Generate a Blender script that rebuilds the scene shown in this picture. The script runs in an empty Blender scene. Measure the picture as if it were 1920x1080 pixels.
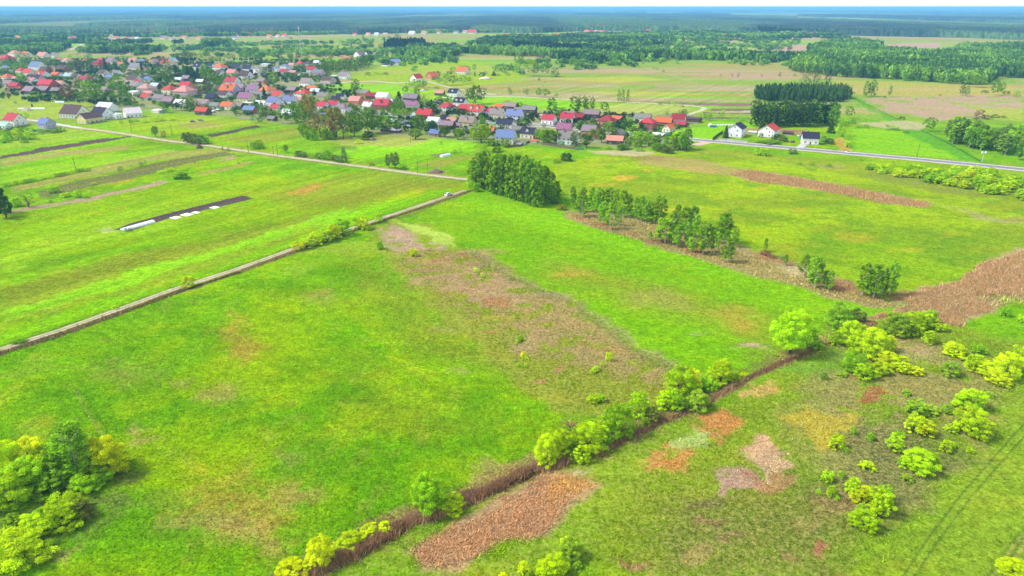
import bpy, math, random
import numpy as np
from math import radians as R, sin, cos, pi

# ------------------------------------------------------------------ camera, light, sky
C = bpy.context.scene
COL = C.collection
CAM_H, F, PITCH = 90.0, 1300.0, R(22.03)
cam_d = bpy.data.cameras.new("camera"); cam = bpy.data.objects.new("camera", cam_d); COL.objects.link(cam)
cam.location = (0, 0, CAM_H); cam.rotation_euler = (pi/2 - PITCH, 0, 0)
cam_d.sensor_width = 36; cam_d.lens = 36 * F / 1920; cam_d.clip_start = 0.5; cam_d.clip_end = 120000
C.camera = cam

SUN_EL, SUN_AZ = R(50), R(-92)          # azimuth from +Y (view direction) clockwise: -100 = from the left, slightly behind
w = bpy.data.worlds.new("World"); C.world = w; w.use_nodes = True
nt = w.node_tree; nt.nodes.clear()
wo = nt.nodes.new("ShaderNodeOutputWorld"); bg = nt.nodes.new("ShaderNodeBackground"); sky = nt.nodes.new("ShaderNodeTexSky")
sky.sky_type = 'NISHITA'; sky.sun_disc = False; sky.sun_elevation = SUN_EL; sky.sun_rotation = SUN_AZ
sky.air_density = 1.0; sky.dust_density = 1.5; sky.ozone_density = 1.0; sky.altitude = 100
bg.inputs[1].default_value = 0.08
# thin bright overcast in front of the blue sky, whitest low down
tcw = nt.nodes.new("ShaderNodeTexCoord"); sp = nt.nodes.new("ShaderNodeSeparateXYZ"); nt.links.new(tcw.outputs["Generated"], sp.inputs[0])
mrw = nt.nodes.new("ShaderNodeMapRange"); nt.links.new(sp.outputs[2], mrw.inputs[0]); mrw.inputs[1].default_value = 0.; mrw.inputs[2].default_value = .30; mrw.inputs[3].default_value = .85; mrw.inputs[4].default_value = .25
cb = nt.nodes.new("ShaderNodeBackground"); cb.inputs[0].default_value = (.97, .985, 1, 1); nt.links.new(mrw.outputs[0], cb.inputs[1])
ads = nt.nodes.new("ShaderNodeAddShader"); nt.links.new(sky.outputs[0], bg.inputs[0]); nt.links.new(bg.outputs[0], ads.inputs[0]); nt.links.new(cb.outputs[0], ads.inputs[1]); nt.links.new(ads.outputs[0], wo.inputs[0])
sl = bpy.data.lights.new("sun", 'SUN'); sun = bpy.data.objects.new("sun", sl); COL.objects.link(sun)
sl.energy = 2.6; sl.angle = R(12); sl.color = (1, .96, .88)
sun.rotation_euler = (pi/2 - SUN_EL, 0, -SUN_AZ + pi)   # points from the sun's place
# lamp looks along -Z; with rot X = 90-el and rot Z it shines away from azimuth SUN_AZ
C.view_settings.view_transform = 'Standard'; C.view_settings.look = 'None'
C.view_settings.gamma = 1; C.view_settings.exposure = 0.92
C.cycles.max_bounces = 5; C.cycles.volume_bounces = 1; C.cycles.transparent_max_bounces = 6

rnd = random.Random(7); NR = np.random.RandomState(11)

# ------------------------------------------------------------------ geometry of the view: a point of the photo -> a point on the ground
def G(px, py):
    vx, vy = (px-960)/F, (540-py)/F
    dz = vy*cos(PITCH) - sin(PITCH); t = CAM_H / -dz
    return vx*t, (cos(PITCH) + vy*sin(PITCH))*t
def S(px, py):                            # metres per photo pixel for things standing at (px,py)
    vy = (540-py)/F
    return CAM_H / -(vy*cos(PITCH) - sin(PITCH)) / F
def GP(pts): return np.array([G(*p) for p in pts])

# ------------------------------------------------------------------ numpy noise and masks
def _h(ix, iy, s):
    n = (ix.astype(np.int64)*374761393 + iy.astype(np.int64)*668265263 + s*1274126177) & 0x7fffffff
    n = (n ^ (n >> 13)) * 1274126177 & 0x7fffffff
    return ((n ^ (n >> 16)) & 0xffff) / 65535.0
def vnoise(x, y, s=0):
    ix, iy = np.floor(x), np.floor(y); fx, fy = x-ix, y-iy
    fx = fx*fx*(3-2*fx); fy = fy*fy*(3-2*fy)
    a, b, c, d = _h(ix, iy, s), _h(ix+1, iy, s), _h(ix, iy+1, s), _h(ix+1, iy+1, s)
    return (a*(1-fx)+b*fx)*(1-fy) + (c*(1-fx)+d*fx)*fy
def fbm(x, y, sc, s=0, o=4):
    v = 0; a = .5; t = 0
    for k in range(o):
        v = v + a*vnoise(x/sc + 17.3*k, y/sc - 9.1*k, s+k); t += a; a *= .5; sc *= .5
    return v/t
def sstep(a, b, v):
    t = np.clip((v-a)/(b-a), 0, 1); return t*t*(3-2*t)
def sdist_poly(X, Y, P):                  # >0 inside
    d = np.full(X.shape, 1e18); ins = np.zeros(X.shape, bool); n = len(P)
    for i in range(n):
        ax, ay = P[i]; bx, by = P[(i+1) % n]
        ex, ey = bx-ax, by-ay; wx, wy = X-ax, Y-ay
        t = np.clip((wx*ex+wy*ey)/(ex*ex+ey*ey+1e-9), 0, 1)
        d = np.minimum(d, (wx-t*ex)**2 + (wy-t*ey)**2)
        if ay != by:
            c = ((ay > Y) != (by > Y)) & (X < ax + (Y-ay)*(bx-ax)/(by-ay)); ins ^= c
    d = np.sqrt(d); return np.where(ins, d, -d)
def dist_line(X, Y, P):
    d = np.full(X.shape, 1e18); side = np.zeros(X.shape)
    for i in range(len(P)-1):
        ax, ay = P[i]; bx, by = P[i+1]; ex, ey = bx-ax, by-ay; wx, wy = X-ax, Y-ay
        t = np.clip((wx*ex+wy*ey)/(ex*ex+ey*ey+1e-9), 0, 1)
        q = (wx-t*ex)**2 + (wy-t*ey)**2; s = ex*wy-ey*wx
        side = np.where(q < d, s, side); d = np.minimum(d, q)
    return np.sqrt(d)*np.sign(side)       # + on the left of the travel direction

# ------------------------------------------------------------------ materials
def mat(name):
    m = bpy.data.materials.new(name); m.use_nodes = True; n = m.node_tree; n.nodes.clear()
    o = n.nodes.new("ShaderNodeOutputMaterial"); return m, n, o
def nd(n, t, **k):
    x = n.nodes.new(t)
    for a, b in k.items(): setattr(x, a, b)
    return x
def ramp(n, src, a, b, lo=0., hi=1.):
    r = nd(n, "ShaderNodeMapRange"); n.links.new(src, r.inputs[0])
    r.inputs[1].default_value = a; r.inputs[2].default_value = b; r.inputs[3].default_value = lo; r.inputs[4].default_value = hi
    return r.outputs[0]
def mul(n, a, b, mode='MULTIPLY', fac=1.0):
    m = nd(n, "ShaderNodeMix", data_type='RGBA', blend_type=mode); m.inputs[0].default_value = fac
    for s, i in ((a, 6), (b, 7)):
        if isinstance(s, tuple): m.inputs[i].default_value = s
        else: n.links.new(s, m.inputs[i])
    return m.outputs[2]
def noise(n, vec, sc, det=4, rough=.6):
    x = nd(n, "ShaderNodeTexNoise"); x.inputs["Scale"].default_value = sc; x.inputs["Detail"].default_value = det
    x.inputs["Roughness"].default_value = rough
    if vec: n.links.new(vec, x.inputs["Vector"])
    return x

def ground_material():
    m, n, o = mat("ground_meadow"); L = n.links.new
    col = nd(n, "ShaderNodeAttribute", attribute_name="Col"); tex = nd(n, "ShaderNodeAttribute", attribute_name="Tex")
    geo = nd(n, "ShaderNodeNewGeometry"); P = geo.outputs["Position"]
    mp = nd(n, "ShaderNodeMapping"); L(P, mp.inputs[0]); mp.inputs["Rotation"].default_value = (0, 0, R(25)); mp.inputs["Scale"].default_value = (.6, 1.5, 1)
    n1 = noise(n, P, 2.2, 5, .7); n2 = noise(n, P, .32, 5, .65); n3 = noise(n, mp.outputs[0], .07, 5, .6); n4 = noise(n, P, .9, 6, .75)
    a = mul(n, ramp(n, n1.outputs[0], .3, .7, .5, 1.45), ramp(n, n4.outputs[0], .34, .66, .62, 1.38)); b = ramp(n, n2.outputs[0], .3, .7, .72, 1.28)
    mm = nd(n, "ShaderNodeMath", operation='MULTIPLY'); L(a, mm.inputs[0]); L(b, mm.inputs[1])
    c = mul(n, col.outputs[0], mm.outputs[0])
    # yellow / dry drift through the grass
    dry = ramp(n, n3.outputs[0], .52, .70, 0, .5)
    mx = nd(n, "ShaderNodeMix", data_type='RGBA'); L(dry, mx.inputs[0]); L(c, mx.inputs[6])
    L(mul(n, c, (1.55, 1.02, 1.2, 1)), mx.inputs[7]); c = mx.outputs[2]
    # tussocks: where Tex is high, straw and dark spots, painted as shadow pits, mix at half-metre scale
    t1 = ramp(n, n4.outputs[0], .46, .60, 0, 1); t2 = nd(n, "ShaderNodeMath", operation='MULTIPLY'); L(t1, t2.inputs[0]); L(tex.outputs[2], t2.inputs[1])
    mx2 = nd(n, "ShaderNodeMix", data_type='RGBA'); L(t2.outputs[0], mx2.inputs[0]); L(c, mx2.inputs[6]); mx2.inputs[7].default_value = (.38, .30, .11, 1); c = mx2.outputs[2]
    n5 = noise(n, P, 1.3, 4, .6); d1 = ramp(n, n5.outputs[0], .57, .68, 0, .9)
    d2 = nd(n, "ShaderNodeMath", operation='MULTIPLY'); L(d1, d2.inputs[0])
    d3 = nd(n, "ShaderNodeMath", operation='ADD'); L(tex.outputs[2], d3.inputs[0]); d3.inputs[1].default_value = .35; L(d3.outputs[0], d2.inputs[1])
    mx3 = nd(n, "ShaderNodeMix", data_type='RGBA'); L(d2.outputs[0], mx3.inputs[0]); L(c, mx3.inputs[6]); L(mul(n, c, (.22, .42, .3, 1)), mx3.inputs[7]); c = mx3.outputs[2]
    bp = nd(n, "ShaderNodeBump"); bp.inputs["Distance"].default_value = .5; bp.inputs["Strength"].default_value = .7
    hs = nd(n, "ShaderNodeMath", operation='ADD'); L(n1.outputs[0], hs.inputs[0]); L(n4.outputs[0], hs.inputs[1]); L(hs.outputs[0], bp.inputs["Height"])
    df = nd(n, "ShaderNodeBsdfDiffuse"); L(c, df.inputs[0]); L(bp.outputs[0], df.inputs["Normal"]); L(df.outputs[0], o.inputs[0])
    return m
def leaf_material(name="foliage", attr=None):
    m, n, o = mat(name); L = n.links.new
    if attr: base = nd(n, "ShaderNodeAttribute", attribute_name=attr).outputs[0]
    else: base = nd(n, "ShaderNodeObjectInfo").outputs["Color"]
    geo = nd(n, "ShaderNodeNewGeometry"); r = geo.outputs["Random Per Island"]
    c = mul(n, base, ramp(n, r, 0, 1, .7, 1.3))
    if not attr: c = mul(n, c, nd(n, "ShaderNodeAttribute", attribute_name="Col").outputs[0])
    wn = nd(n, "ShaderNodeTexWhiteNoise", noise_dimensions='1D'); L(r, wn.inputs["W"])
    mx = nd(n, "ShaderNodeMix", data_type='RGBA'); L(ramp(n, wn.outputs[0], .5, 1, 0, .8), mx.inputs[0]); L(c, mx.inputs[6]); L(mul(n, c, (1.5, 1.1, .8, 1)), mx.inputs[7]); c = mx.outputs[2]
    d = nd(n, "ShaderNodeBsdfDiffuse"); t = nd(n, "ShaderNodeBsdfTranslucent"); L(c, d.inputs[0]); L(c, t.inputs[0])
    ms = nd(n, "ShaderNodeMixShader"); ms.inputs[0].default_value = .22; L(d.outputs[0], ms.inputs[1]); L(t.outputs[0], ms.inputs[2]); L(ms.outputs[0], o.inputs[0])
    return m
def canopy_material():
    m, n, o = mat("forest_canopy"); L = n.links.new
    col = nd(n, "ShaderNodeAttribute", attribute_name="Col"); P = nd(n, "ShaderNodeNewGeometry").outputs["Position"]
    x = noise(n, P, .12, 4, .7); c = mul(n, col.outputs[0], ramp(n, x.outputs[0], .3, .7, .55, 1.45))
    d = nd(n, "ShaderNodeBsdfDiffuse"); L(c, d.inputs[0]); L(d.outputs[0], o.inputs[0]); return m
def object_colour_material(name, sc=1.5, amt=.18, rough=.7, stripes=None):
    m, n, o = mat(name); L = n.links.new
    base = nd(n, "ShaderNodeObjectInfo").outputs["Color"]; tc = nd(n, "ShaderNodeTexCoord").outputs["Object"]
    x = noise(n, tc, sc, 5, .65); c = mul(n, base, ramp(n, x.outputs[0], .3, .7, 1-amt, 1+amt))
    p = nd(n, "ShaderNodeBsdfPrincipled"); p.inputs["Roughness"].default_value = rough; p.inputs["Specular IOR Level"].default_value = .5 if rough < .5 else .12
    if stripes:
        wv = nd(n, "ShaderNodeTexWave", bands_direction=stripes); wv.inputs["Scale"].default_value = 1.2; L(tc, wv.inputs["Vector"])
        c = mul(n, c, ramp(n, wv.outputs["Fac"], 0, 1, .8, 1.08))
        bp = nd(n, "ShaderNodeBump"); bp.inputs["Strength"].default_value = .4; bp.inputs["Distance"].default_value = .05; L(wv.outputs["Fac"], bp.inputs["Height"]); L(bp.outputs[0], p.inputs["Normal"])
    L(c, p.inputs["Base Color"]); L(p.outputs[0], o.inputs[0]); return m
def plain(name, rgb, rough=.8, sc=2., amt=.2, metal=0., bump=0.):
    m, n, o = mat(name); L = n.links.new
    P = nd(n, "ShaderNodeNewGeometry").outputs["Position"]
    x = noise(n, P, sc, 5, .65); c = mul(n, (*rgb, 1), ramp(n, x.outputs[0], .3, .7, 1-amt, 1+amt))
    p = nd(n, "ShaderNodeBsdfPrincipled"); p.inputs["Roughness"].default_value = rough; p.inputs["Metallic"].default_value = metal
    if bump:
        bp = nd(n, "ShaderNodeBump"); bp.inputs["Strength"].default_value = .6; bp.inputs["Distance"].default_value = bump; L(x.outputs[0], bp.inputs["Height"]); L(bp.outputs[0], p.inputs["Normal"])
    L(c, p.inputs["Base Color"]); L(p.outputs[0], o.inputs[0]); return m

M = dict(ground=ground_material(), leaf=leaf_material(), mass=leaf_material("woodland_foliage", "Col"), canopy=canopy_material(),
         roof=object_colour_material("roof_covering", 1.0, .2, .8, 'X'), wall=object_colour_material("house_wall", .6, .12, .85),
         paint=object_colour_material("vehicle_paint", 1, .03, .3),
         bark=plain("bark_brown", (.09, .065, .045), .9, 3), birchbark=plain("bark_birch", (.55, .52, .46), .8, 5, .35),
         window=plain("window_glass", (.03, .035, .045), .12, 2, .3), frame=plain("window_frame", (.75, .75, .73), .5),
         door=plain("door_wood", (.12, .07, .04), .6), brick=plain("chimney_brick", (.17, .08, .06), .9, 8),
         dirt=plain("track_dirt", (.26, .24, .10), .95, .8, .35, bump=.05), rut=plain("track_sand", (.44, .38, .27), .95, .5, .3), lane=plain("lane_sand", (.40, .34, .23), .95, .5, .3),
         asphalt=plain("asphalt", (.17, .165, .18), .85, .35, .22), line=plain("road_paint", (.7, .7, .68), .7),
         gravel=plain("gravel_verge", (.46, .43, .38), .9, .7, .25), wood=plain("weathered_wood", (.16, .12, .09), .9, 4),
         concrete=plain("concrete", (.42, .41, .38), .9, 1.5), tyre=plain("rubber", (.02, .02, .02), .8), metal=plain("galvanised_steel", (.5, .5, .5), .45, 3, .1),
         fleece=plain("garden_fleece", (.78, .80, .80), .6, 2, .12), soil=plain("garden_soil", (.085, .062, .058), .95, 2.5, .35, bump=.08),
         sand=plain("yellow_sand", (.50, .36, .13), .95, 1, .3), glassfleece=plain("polythene_film", (.72, .78, .77), .35, 2, .15))

# ------------------------------------------------------------------ mesh helpers
def mesh_np(name, V, Fq, material, col=None, attr=None, smooth=False):
    V = np.asarray(V, np.float32); Fq = np.asarray(Fq, np.int32); k = Fq.shape[1]
    me = bpy.data.meshes.new(name); me.vertices.add(len(V)); me.vertices.foreach_set("co", V.ravel())
    me.loops.add(Fq.size); me.loops.foreach_set("vertex_index", Fq.ravel()); me.polygons.add(len(Fq))
    me.polygons.foreach_set("loop_start", np.arange(0, Fq.size, k, dtype=np.int32))
    try: me.polygons.foreach_set("loop_total", np.full(len(Fq), k, dtype=np.int32))
    except Exception: pass
    if smooth: me.polygons.foreach_set("use_smooth", np.ones(len(Fq), bool))
    if col is not None:
        a = me.color_attributes.new("Col", 'FLOAT_COLOR', 'POINT')
        c4 = np.ones((len(V), 4), np.float32); c4[:, :3] = col; a.data.foreach_set("color", c4.ravel())
    if attr is not None:
        a = me.attributes.new("Tex", 'FLOAT', 'POINT'); a.data.foreach_set("value", np.asarray(attr, np.float32).ravel())
    me.materials.append(material); me.update(calc_edges=True); return me
def link(name, me, parent=None, loc=None, color=None):
    o = bpy.data.objects.new(name, me); COL.objects.link(o)
    if parent: o.parent = parent
    if loc is not None: o.location = loc
    if color is not None: o.color = (*color, 1)
    return o
class MB:
    """collects simple shapes with material slots into one mesh"""
    def __init__(s): s.v = []; s.f = []; s.m = []; s.mats = []
    def slot(s, m):
        if m not in s.mats: s.mats.append(m)
        return s.mats.index(m)
    def add(s, vs, fs, m):
        b = len(s.v); i = s.slot(m); s.v += [tuple(v) for v in vs]; s.f += [tuple(b+k for k in f) for f in fs]; s.m += [i]*len(fs)
    def box(s, x0, x1, y0, y1, z0, z1, m):
        s.add([(x0,y0,z0),(x1,y0,z0),(x1,y1,z0),(x0,y1,z0),(x0,y0,z1),(x1,y0,z1),(x1,y1,z1),(x0,y1,z1)],
              [(0,3,2,1),(4,5,6,7),(0,1,5,4),(1,2,6,5),(2,3,7,6),(3,0,4,7)], m)
    def rings(s, rings, m, cap=True):     # list of rings (equal length lists of points)
        n = len(rings[0]); vs = [p for r in rings for p in r]; fs = []
        for i in range(len(rings)-1):
            for j in range(n): a = i*n+j; b = i*n+(j+1) % n; fs.append((a, b, b+n, a+n))
        if cap: fs.append(tuple(range(n-1, -1, -1))); fs.append(tuple((len(rings)-1)*n+j for j in range(n)))
        s.add(vs, fs, m)
    def tube(s, p, q, r0, r1, m, n=6):
        from mathutils import Vector
        p, q = Vector(p), Vector(q); d = (q-p).normalized(); u = d.orthogonal().normalized(); v = d.cross(u)
        s.rings([[tuple(c + (u*cos(2*pi*k/n)+v*sin(2*pi*k/n))*r) for k in range(n)] for c, r in ((p, r0), (q, r1))], m)
    def mesh(s, name):
        me = bpy.data.meshes.new(name); me.from_pydata(s.v, [], s.f)
        for m in s.mats: me.materials.append(m)
        me.polygons.foreach_set("material_index", s.m); me.update(); return me
THINGS = []                                # (object, base label, zone phrase, photo x) for the labelling pass at the end
def empty(name, x, y, z=0, rz=0):
    o = bpy.data.objects.new(name, None); COL.objects.link(o); o.location = (x, y, z); o.rotation_euler = (0, 0, rz); return o
def tag(o, label, cat, group=None, px=None, zone=''):
    o["category"] = cat
    if group: o["group"] = group
    if px is None: o["label"] = label
    else: THINGS.append((o, label, zone, px))
def structure(o): o["kind"] = "structure"
def stuff(o, label, cat): o["kind"] = "stuff"; o["label"] = label; o["category"] = cat

# ------------------------------------------------------------------ lines of the place (photo points, turned into ground points)
TRACK1 = [(-60,676),(0,655),(110,620),(215,583),(330,541),(440,506),(540,470),(640,435),(730,404),(800,381),(848,365),(872,357)]
TRACK2 = [(122,236),(150,240),(185,244),(240,252),(300,262),(390,273),(480,286),(560,297),(640,307),(700,315),(760,323),(820,330),(864,335),(905,340)]
ROAD = [(2100,336),(1960,321.5),(1840,310),(1700,296.5),(1600,288),(1500,279),(1420,272),(1340,265),(1270,259),(1200,252),(1130,245),(1050,238),(960,231),(880,226),(800,221),(720,214),(640,206),(560,199),(490,191),(420,180),(350,171)]
DITCH = [(520,1112),(600,1072),(680,1035),(760,985),(830,960),(900,930),(1000,885),(1070,862),(1150,838),(1230,796),(1300,765),(1400,710),(1480,675),(1560,640),(1640,605)]

# ------------------------------------------------------------------ ground
GR=(.150,.345,.001); GD=(.085,.24,.001); YG=(.26,.38,.001); OL=(.20,.245,.012); TAN=(.33,.25,.085); ORG=(.40,.24,.04); BR=(.27,.135,.065)
PK=(.40,.26,.19); SO=(.10,.068,.06); LG=(.19,.44,.001); MEA=(.20,.30,.035); DK=(.05,.11,.02); STR=(.45,.38,.22)
def build_ground():
    pys = np.concatenate([np.arange(1330, 1085, -12), np.arange(1085, 24, -1.5), np.arange(24, 14.6, -.75)])
    Y = np.array([G(960, p)[1] for p in pys]); Y = np.concatenate([[-60, -10, 20], Y, [60000.]])
    s = np.linspace(-1, 1, 1150); X = s[None, :]*(Y[:, None].clip(0)*.93+45); YY = np.repeat(Y[:, None], len(s), 1)
    x = X.ravel(); y = YY.ravel(); N = len(x)
    wx = x + (fbm(x, y, 16, 1)-.5)*12+(fbm(x, y, 3.5, 2, 3)-.5)*4; wy = y + (fbm(x, y, 16, 5)-.5)*12+(fbm(x, y, 3.5, 6, 3)-.5)*4; fine = fbm(x, y, 2.6, 77, 3)            # ragged edges
    col = np.tile(np.array(GR, np.float32), (N, 1)); tex = np.zeros(N, np.float32)
    def mixc(c, m, t=None):
        m = np.clip(m, 0, 1)[:, None]; col[:] = col*(1-m) + np.array(c, np.float32)*m
        if t is not None: tex[:] = tex*(1-m[:, 0]) + t*m[:, 0]
    def poly(c, pts, soft=1.5, a=1., t=None, warp=1., speck=None):
        P = GP(pts); pad = soft*2+12
        k = np.where((x > P[:,0].min()-pad) & (x < P[:,0].max()+pad) & (y > P[:,1].min()-pad) & (y < P[:,1].max()+pad))[0]
        if not len(k): return
        d = sdist_poly(x[k]*(1-warp)+wx[k]*warp, y[k]*(1-warp)+wy[k]*warp, P); m = np.zeros(N); m[k] = sstep(-soft, soft, d)*a
        if speck == 'fine': m[k] *= sstep(.62, .38, fine[k]-.45*(m[k]/max(a, .01)-.5))*.75+.25
        elif speck: m[k] *= sstep(speck[1]-.06, speck[1]+.06, fbm(x[k], y[k], speck[0], speck[2] if len(speck) > 2 else 3))
        mixc(c, m, t)
    def ell(c, px, py, rx, ry, a=1., t=None, soft=.55, ang=0):
        rr = random.Random(int(px*7+py)); ph = [rr.uniform(0, 6.28) for _ in range(4)]; k = lambda q: 1+.16*sin(2*q+ph[0])+.13*sin(3*q+ph[1])+.10*sin(5*q+ph[2])+.07*sin(8*q+ph[3])
        pts = [(px+rx*k(q)*cos(q)*cos(ang)-ry*k(q)*sin(q)*sin(ang), py+rx*k(q)*cos(q)*sin(ang)+ry*k(q)*sin(q)*cos(ang)) for q in np.linspace(0, 2*pi, 25)[:-1]]
        sc = S(px, py)*min(rx, ry*2); poly(c, pts, max(.8, sc*(soft+.2)), a, t, 1., 'fine')
    def line(c, pts, wd, off=0, a=1., t=None, soft=.4, warp=0.):
        P = GP(pts); k = np.where((x > P[:,0].min()-30) & (x < P[:,0].max()+30) & (y > P[:,1].min()-30) & (y < P[:,1].max()+30))[0]
        d = dist_line(x[k]*(1-warp)+wx[k]*warp, y[k]*(1-warp)+wy[k]*warp, P); m = np.zeros(N); m[k] = sstep(wd/2+soft, wd/2-soft, np.abs(d-off))*a; mixc(c, m, t)
    # broad drift of the near meadow
    n = fbm(x, y, 60, 21); mixc(GD, sstep(.52, .66, n)*.55); n = fbm(x, y, 35, 31); mixc(YG, sstep(.50, .66, n)*.55); n = fbm(x, y, 22, 41); mixc(OL, sstep(.60, .74, n)*.2)
    n = fbm(x, y*.8, 9, 101, 4); mixc(YG, sstep(.50, .66, n)*.38); n = fbm(x*.8, y, 11, 111, 4); mixc(GD, sstep(.50, .66, n)*.5); n = fbm(x, y, 7, 121, 3); mixc((.27,.27,.04), sstep(.62, .76, n)*.25)
    # far plain: meadows, fallow strips and fields
    far = sstep(520, 800, y); mixc(MEA, far)
    n = fbm(x*.35, y*2.2, 150, 51, 5); mixc(TAN, far*sstep(.50, .60, n)*.75, .3); n = fbm(x*.4, y*2, 170, 61, 4); mixc(LG, far*sstep(.55, .62, n)*.6)
    n = fbm(x*.3, y*2.4, 120, 71, 4); mixc(PK, far*sstep(.58, .66, n)*.7, .4)
    mixc(DK, sstep(2600, 3400, y)*.6)
    fn = fbm(x*.5, y, 900, 81, 4); mixc(MEA, sstep(5000, 7000, y)*sstep(.5, .6, fn))
    # -- fields left of the sand track
    poly(YG, [(0,500),(0,400),(420,330),(860,345),(880,352),(700,395),(540,400),(300,455)], 6, .35)
    poly(OL, [(0,540),(200,488),(430,440),(640,388),(560,378),(760,340),(860,342),(845,352),(700,372),(640,405),(430,462),(240,515),(0,590)], 5, .75, .15)
    poly(OL, [(470,362),(700,318),(850,342),(700,378),(560,395)], 8, .6, .15)
    poly((.19,.42,.005), [(0,578),(240,515),(430,462),(560,418),(640,390),(680,398),(610,420),(540,444),(380,492),(200,545),(0,606)], 1.6, .95)
    poly(OL, [(0,612),(200,556),(420,498),(560,452),(640,425),(600,420),(380,492),(160,556),(0,600)], 2, .55, .1)
    poly(GR, [(0,650),(300,545),(540,462),(700,405),(850,358),(800,356),(640,420),(400,500),(0,625)], 2, .9)
    poly(LG, [(560,455),(700,400),(850,355),(840,350),(700,385),(600,425)], 2, .7)
    poly((.24,.42,.01), [(0,475),(60,455),(200,425),(330,405),(330,425),(200,450),(60,480),(0,520)], 5, .8)
    poly((.22,.38,.01), [(60,440),(240,400),(420,370),(420,380),(250,420),(80,455)], 5, .5)
    poly(ORG, [(543,362),(578,347),(612,345),(610,354),(575,364)], 2.5, .8)
    ell(YG, 765, 362, 30, 8, .7); ell(ORG, 780, 358, 14, 4, .4)
    # strips of the far left
    poly(LG, [(0,270),(230,228),(300,255),(150,300),(0,345)], 5, .35)
    poly((.28,.40,.02), [(0,258),(60,243),(130,240),(225,250),(100,270),(0,283)], 3, .6, .2)
    poly(TAN, [(0,300),(120,283),(250,272),(230,282),(120,292),(0,313)], 4, .7, .2)
    poly((.22,.40,.008), [(0,332),(200,292),(300,280),(340,283),(160,318),(0,350)], 3, .8)
    poly(SO, [(0,291),(60,281),(160,266),(228,257),(248,257),(170,271),(60,289),(0,298)], .8, 1., 0)
    poly(TAN, [(20,352),(150,318),(300,286),(410,280),(440,285),(300,300),(170,330),(30,362)], 2, .55, .3)
    poly((.10,.12,.03), [(60,362),(180,333),(300,304),(420,285),(450,287),(330,312),(200,344),(80,372)], 1.5, .85, .5)
    for k in range(5): line(SO, [(70+k*6,362+k*2.6),(190+k*6,333+k*2.6),(310+k*6,302+k*2.6),(425+k*5,285+k*1.6)], .9, 0, .7, soft=.5)
    poly(PK, [(170,372),(230,355),(310,336),(326,338),(240,360),(180,376),(30,396),(25,392)], 1.6, .85, .5)
    poly(TAN, [(365,327),(400,318),(470,303),(480,305),(410,322),(370,330)], 1.5, .8, .4); poly(PK, [(410,298),(450,292),(450,297),(415,303)], 1.5, .7)
    poly(ORG, [(200,342),(240,334),(245,337),(215,344)], 1.5, .6)
    poly(SO, [(392,252),(440,243),(480,235),(492,239),(440,248),(402,257)], .8, 1.); poly(OL, [(400,262),(470,250),(540,240),(600,252),(480,268)], 4, .7, .4)
    poly(YG, [(200,228),(360,215),(480,230),(380,250),(260,250)], 6, .7, .15); poly(TAN, [(330,232),(370,226),(420,236),(360,242)], 3, .6)
    poly((.085,.062,.058), [(213,431),(250,417),(330,396),(455,366),(478,372),(320,409),(240,434)], .5, 1., 0, warp=.1)
    poly(STR, [(180,432),(200,427),(215,436),(195,440)], 1, .5)
    poly(LG, [(640,255),(720,258),(890,270),(880,282),(760,292),(650,300)], 2.5, .8); poly((.22,.47,.008), [(690,272),(860,256),(890,264),(840,280),(700,282)], 2, .85)
    poly(SO, [(630,276),(650,272),(680,276),(672,283),(640,280)], 1.2, .5); poly(TAN, [(600,258),(760,250),(820,262),(760,276),(650,272)], 3, .55, .3)
    poly(OL, [(770,310),(860,292),(900,290),(860,305),(820,318)], 2, .8, .6); poly((.18,.14,.09), [(800,290),(830,286),(845,291),(820,294)], 1, .7)
    ell((.20,.13,.09), 818, 322, 16, 4, .9, .8)
    # -- big meadow right of the track
    for a in [(470,950,120,60,.55,ORG),(430,985,70,35,.5,TAN),(560,925,60,25,.4,TAN),(455,640,38,52,.5,ORG),(430,742,45,20,.5,TAN),(262,822,34,16,.6,TAN),(520,655,40,70,.3,YG),(330,720,30,14,.3,TAN),
              (610,560,30,20,.35,TAN),(760,790,200,40,.3,OL),(900,880,90,30,.35,YG),(240,700,60,25,.2,TAN),(640,590,60,30,.35,YG),(700,700,80,40,.25,OL),(900,750,60,22,.4,GD),(560,850,40,18,.3,TAN),(930,885,60,18,.6,TAN)]:
        ell(a[5], a[0], a[1], a[2], a[3], a[4], .12)
    poly((.21,.34,.01), [(560,470),(640,448),(700,450),(720,470),(640,478)], 2, .8, .2)
    line(TAN, [(140,730),(175,790),(215,850),(240,880)], .5, 0, .4); line((.04,.12,.01), [(160,735),(190,790),(228,850)], .4, 0, .5)
    line(YG, [(640,560),(720,640),(790,710)], 5, 0, .4, warp=1)
    # rough brown belt in the middle of the meadow
    poly(OL, [(690,470),(770,462),(900,468),(960,510),(1060,555),(1180,640),(1290,700),(1260,760),(1120,790),(1010,750),(950,690),(850,610),(770,530)], 3, .85, .6)
    poly(OL, [(640,470),(760,530),(860,620),(980,700),(900,700),(740,640),(680,560)], 8, .45, .35)
    poly((.30,.22,.09), [(735,480),(800,468),(900,470),(960,512),(1050,552),(1150,610),(1290,700),(1230,720),(1120,700),(1000,640),(900,590),(800,530)], 4, .8, .8, speck=(4, .44))
    poly((.31,.18,.10), [(760,500),(830,475),(905,470),(925,482),(860,490),(790,508)], 1.5, .8, .5, speck=(6, .42)); poly((.34,.10,.07), [(790,485),(830,478),(900,472),(910,479),(830,488)], 1, .7, speck=(5, .45))
    poly((.36,.25,.13), [(780,520),(900,500),(990,540),(1000,562),(900,560),(820,548)], 2.5, .8, .7, speck=(5, .45, 8))
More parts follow.
